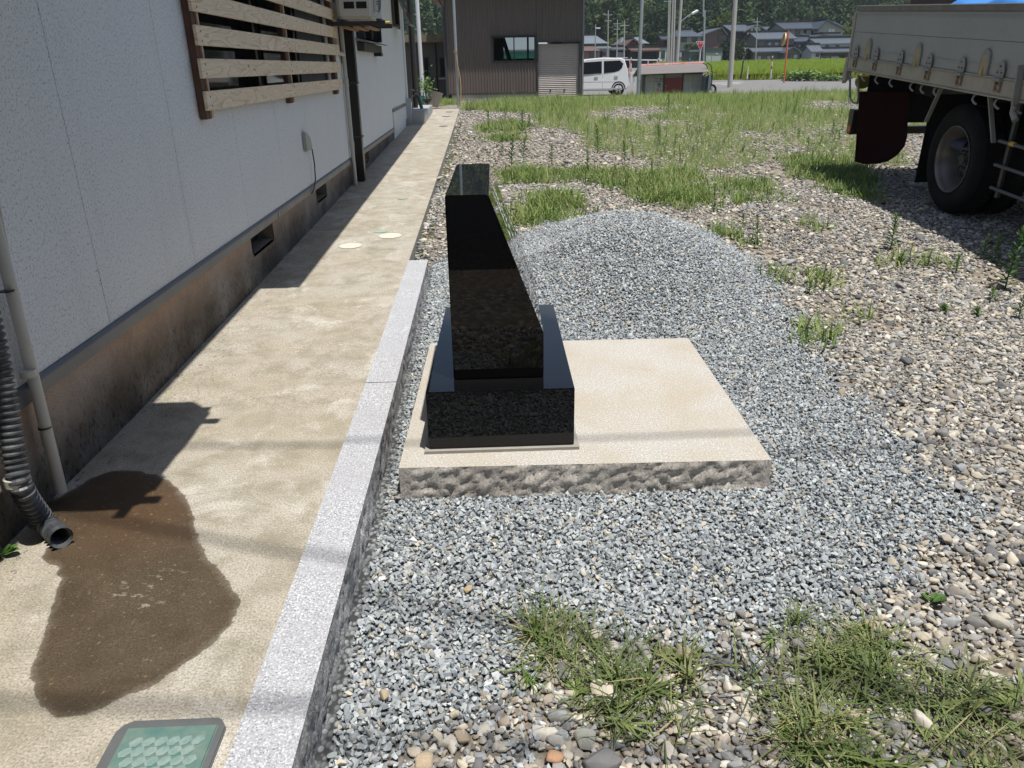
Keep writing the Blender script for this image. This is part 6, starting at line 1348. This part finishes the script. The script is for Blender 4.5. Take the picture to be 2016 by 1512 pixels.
J('dark half timbered gable beside the pale roofed old house', 151, 1464, 1512, 48, 62, 118, 6, MW['dark'], mt2, 'gable', [(1478, 55, 1482, 60, 'h'), (1486, 55, 1490, 60, 'h'), (1493, 56, 1497, 60, 'h'), (1471, 64, 1475, 70, 'h')], uridge=1489)
J('partly hidden pale tiled roof between two tall houses', 158, 1500, 1546, 50.5, 62, 90, 8, MW['dark'], mt2, 'side')
J('two storey grey house with striped solar panelled roof', 136, 1488, 1568, 62, 78, 103, 7, MW['gray'], mt2, 'side', [(1506, 83, 1512, 91), (1512, 83, 1518, 91, 'c'), (1518, 83, 1525, 91), (1525, 83, 1532, 91, 'c'), (1532, 83, 1540, 91)])
J('long low roofed ground floor of the grey house', 131, 1480, 1550, 93, 103, 123, 4, MW['gray'], mt2, 'side', [(1491, 110, 1498, 119, 'c'), (1498, 110, 1510, 119), (1510, 110, 1516, 119, 'c')])
J('small grey gable with a white bargeboard facing the rice field', 129, 1541, 1578, 91.5, 104, 121, 6, MW['gray'], mt1, 'gable', [(1551, 107, 1556, 113), (1562, 107, 1570, 115, 'c')])
J('dark two storey house with blue grey roof beside the orange pole', 138, 1562, 1604, 71.5, 83, 120, 6, MW['gray'], mt1, 'side', [(1571, 87, 1576, 93, 'c'), (1576, 87, 1582, 93), (1575, 99, 1581, 102, 'h'), (1575, 107, 1590, 118, 'd')])
J('little gable roof peeking between the grey roofs', 141, 1600, 1636, 67, 74, 80, 4, MW['cream'], mt1, 'gable')
J('grey roofed wing under the big house at right', 143, 1631, 1662, 66, 71.5, 80, 4, MW['gray'], mt1, 'side')
J('white walled house with lively tiled roof next to the truck', 134, 1606, 1690, 74, 87.5, 104, 6, MW['white'], mt2, 'side', [(1626, 90, 1631, 94), (1646, 89.5, 1651, 94), (1655, 92, 1659, 95, 'h')])
J('shop front under a low tiled roof next to the truck', 130, 1614, 1690, 95.5, 103.5, 121, 4, MW['brown'], mt2, 'side', [(1616, 110, 1636, 116), (1636, 111, 1651, 116, 'c'), (1652, 108, 1662, 117, 'd')])
J('small white annex with a tiled lean-to roof', 129, 1594, 1620, 88, 103.5, 120, 4, MW['white'], mt2, 'side', [(1607, 106, 1612, 111)])
J('pink walled gabled house right of the stop sign', 140, 1382, 1431, 54, 68, 100, 8, MW['pink'], mt2, 'gable', [(1414, 69, 1429, 80)], uridge=1420)
J('grey garage with white roller doors', 118, 1389, 1424, 95, 96, 126, 6, MW['gray'], mt1, 'flat', [(1390, 110, 1399, 125, 's'), (1401, 110, 1418, 125, 's'), (1409, 105.5, 1413, 107, 'h')], ov=.1)
J('dark blue grey low building with pale eave beside the garage', 120, 1356, 1390, 98, 102, 123, 5, MW['gray'], mts, 'flat', [(1364, 110, 1373, 116)], ov=.3)
J('cream two storey house with hipped slate roof', 128, 1330, 1384, 57, 72, 118, 8, MW['cream'], mt1, 'hip', [(1342, 74, 1351, 82), (1363, 75, 1372, 82), (1338, 97, 1351, 112, 's')])
J('small grey roof at the left of the cream house', 132, 1302, 1330, 70, 79, 118, 5, MW['brown'], mt1, 'side')
J('white walled shed behind the utility poles', 122, 1297, 1314, 94, 95, 118, 4, MW['white'], mt1, 'flat', [(1303, 100, 1308, 114)], ov=.1)
J('brown roofed open shed left of the white wall', 118, 1242, 1303, 94, 101, 118, 5, MW['dark'], mtb, 'side', [(1246, 102, 1292, 115, 'd')])
J('red brown gabled house with two small windows', 124, 1230, 1268, 75, 90, 118, 7, MW['brown'], mtb, 'gable', [(1242, 89, 1245, 92, 'd'), (1247, 89, 1250, 92, 'd')], uridge=1246)
J('grey hip roofed house behind the red brown gable', 134, 1220, 1278, 71, 86, 118, 8, MW['dark'], mts, 'hip')
J('long low grey roof with white door behind the car', 122, 1194, 1232, 92.5, 99, 118, 5, MW['dark'], mt2, 'side', [(1213, 103, 1230, 116, 's')])
J('small white fronted house with grey roof left of the pole', 120, 1166, 1205, 90.5, 97, 118, 5, MW['lt'], mts, 'side', [(1181, 101, 1186, 116, 'd'), (1187, 103, 1192, 109)])
J('brown roofed small house at the barn corner', 118, 1138, 1181, 90, 100, 118, 5, MW['pink'], mtb, 'hip', [(1161, 104, 1168, 112)])
J('large silver hip roof at the barn corner', 132, 1120, 1197, 68, 86, 118, 9, MW['brown'], mts, 'hip')
J('tiny grey roof at the far right by the truck', 160, 1662, 1700, 58, 66, 84, 6, MW['lt'], mt1, 'side')

# ================================================================== HILL and FOREST
def hillz(x, y):
    x = np.asarray(x, float); y = np.asarray(y, float)
    r = sm(168, 300, y+10*np.sin(x*.03)); return np.interp(y, _ty, _tz)+r*(44+7*np.sin(x*.021+1)+4*np.sin(x*.05))+1.5*np.sin(x*.11)*np.sin(y*.09)*sm(165, 185, y)
hill = gridmesh('hill', np.linspace(-420, 520, 90), edges((160, 340, 30), (340, 600, 8)), hillz, plain('hill_floor', (.02, .035, .02), .95, .3, .05)); tag(hill, kind='structure')
def crown(kind, seed, n=950):
    r = random.Random(seed); V = []; F = []
    for i in range(n):
        if kind == 'con':
            h = r.random()**.8; rad = (1-h)*.24+.02; a = r.uniform(0, 6.283); rr = rad*(.45+.55*r.random())*(1+.25*math.sin(a*3+seed)); c = Vector((rr*math.cos(a), rr*math.sin(a), .14+.86*h)); s = .035*(1.15-h*.6)*r.uniform(.6, 1.3); d_ = Vector((math.cos(a), math.sin(a), -.5+r.gauss(0, .2))).normalized()
        else:
            while True:
                p_ = Vector((r.uniform(-1, 1), r.uniform(-1, 1), r.uniform(-1, 1)))
                if p_.length < 1: break
            p_ = p_.normalized()*(p_.length**.35); k_ = .78+.5*mnoise.noise(p_*2.1+Vector((seed*3., 1, 0))); c = Vector((p_.x*.40*k_, p_.y*.40*k_, .58+p_.z*.40*k_)); s = .042*r.uniform(.6, 1.3); d_ = (p_+Vector((r.gauss(0, .5), r.gauss(0, .5), r.gauss(0, .5)))).normalized()
        e_ = d_.cross(Vector((0, 0, 1))); e_ = e_.normalized() if e_.length > .01 else Vector((1, 0, 0)); g_ = d_.cross(e_); o_ = len(V)
        u_ = (e_*math.cos(i)+g_*math.sin(i)*.6+d_*.3).normalized()
        V += [c-u_*s, c-d_*s*.7, c+u_*s, c+d_*s*.7]; F.append((o_, o_+1, o_+2, o_+3))
    return V, F
def crownmesh(kind, seed, mat, n=950):
    V, F = crown(kind, seed, n); o_ = len(V); V = [tuple(v) for v in V]+[(.012, 0, 0), (-.012, .01, 0), (-.012, -.01, 0), (0, 0, .8)]; F = F+[(o_, o_+1, o_+3), (o_+1, o_+2, o_+3), (o_+2, o_, o_+3)]
    me = bpy.data.meshes.new('tree'); me.from_pydata(V, [], F); me.materials.append(mat); return me
kinds = ['con', 'con', 'con', 'br', 'con', 'br', 'con', 'br']
tcol = variants('forest_tree', [crownmesh(k_, i, M['forest']) for i, k_ in enumerate(kinds)])
x, y = jitter(-150, 260, 164, 330, 4.6, .6); k = (np.abs(x-.22*y) < .62*y); x, y = x[k], y[k]; n = len(x)
h = rng.uniform(7.5, 16, n)*(1-.25*(rng.random(n) < .15)); wd = rng.uniform(8, 14, n)
scatter('forest', 'dense dark green cedar and broadleaf forest covering the hillside', np.stack([x, y, hillz(x, y)-.5], 1), np.stack([0*x, 0*x, rng.uniform(0, 6.28, n)], 1), np.stack([wd, wd, h], 1), tcol, 8)
print('forest', n)
mft = mat_leaf('garden_tree', [(.03, .055, .022), (.045, .075, .025)], .15, .9); mfy = mat_leaf('yellow_tree', [(.10, .14, .03), (.13, .16, .04)], .2, .9)
for i, (u, vt, vb, y_, w_, mt, lab) in enumerate([(1360, 82, 120, 124, 1., mft, 'dark round garden tree by the cream house'), (1438, 72, 122, 134, 1.2, mft, 'dark garden tree left of the old white house'), (1412, 98, 122, 135, 1.0, mft, 'hidden garden bush above the garage roof'), (1285, 60, 112, 140, 1.3, mft, 'broad tree behind the brown roofed shed'),
        (1208, 70, 110, 145, 1.2, mfy, 'light yellow green tree behind the low grey roof'), (1424, 18, 100, 160, .9, mfy, 'yellowish tree at the forest edge above the pink house'), (1655, 44, 90, 158, 1.1, mfy, 'pale flowering tree between big house and truck'), (1450, 84, 122, 132, 1.0, mft, 'dark shrub beside the thick roadside pole'), (1476, 96, 124, 133, .8, mft, 'small dark shrub under the half timbered gable')]):
    a, c = gy(u, vb, y_), gy(u, vt, y_); h_ = c[2]-a[2]+1.; t = thing('garden_tree', lab, 'tree', (a[0], y_, a[2]-1)); V, F = crown('br', 90+i, 1500)
    b = MB(); b.v = [(v.x*h_*w_, v.y*h_*w_, v.z*h_) for v in V]; b.f = F; me = bpy.data.meshes.new('crown'); me.from_pydata(b.v, [], b.f); me.materials.append(mt); link('crown', me, t)
    MB().tube([(0, 0, -.2), (0, 0, h_*.6)], h_*.03, 6, h_*.012).build('trunk', M['brownwood'], t, local=True)
# unseen house added behind the camera to darken the stele's reflection and the ground
t = thing('added_dark_house', 'added unseen dark house behind the viewer, darkening the reflection in the black stele', 'house', (1, -4, 0)); mdk = plain('dark_brown_cladding', (.045, .038, .034), .7, .3, 3)
MB().box(-5.5, 5, -6, -2.0, -.3, 4.6).build('wall', mdk, t); MB().hexa([(-6, -1.4, 4.55), (5.5, -1.4, 4.55), (5.5, -4.2, 5.8), (-6, -4.2, 5.8), (-6, -1.4, 4.7), (5.5, -1.4, 4.7), (5.5, -4.2, 5.95), (-6, -4.2, 5.95)]).build('roof', mtile, t); MB().box(-5.45, 4.95, -1.99, -1.95, -.3, .35).build('foundation', M['conc'], t)
w = MB().box(-1.2, .9, -1.99, -1.93, 1.0, 2.1).build('window_frame', M['iron'], t); MB().box(-1.12, .82, -1.929, -1.92, 1.08, 2.02).build('pane', M['glass'], w)
# ================================================================== HAZE
hz_ = MB().box(-520, 720, -45, 820, -3, 95).build('haze', None); hz_['kind'] = 'stuff'; hz_['label'] = 'thin bluish summer haze over the valley'
hm = bpy.data.materials.new('haze'); hm.use_nodes = True; hnt = hm.node_tree; hnt.nodes.clear()
vo = nd(hnt, 'ShaderNodeVolumePrincipled', {'Color': (.80, .90, 1.0), 'Density': .00028}); ho = hnt.nodes.new('ShaderNodeOutputMaterial'); hnt.links.new(vo.outputs[0], ho.inputs['Volume'])
hz_.data.materials.append(hm)
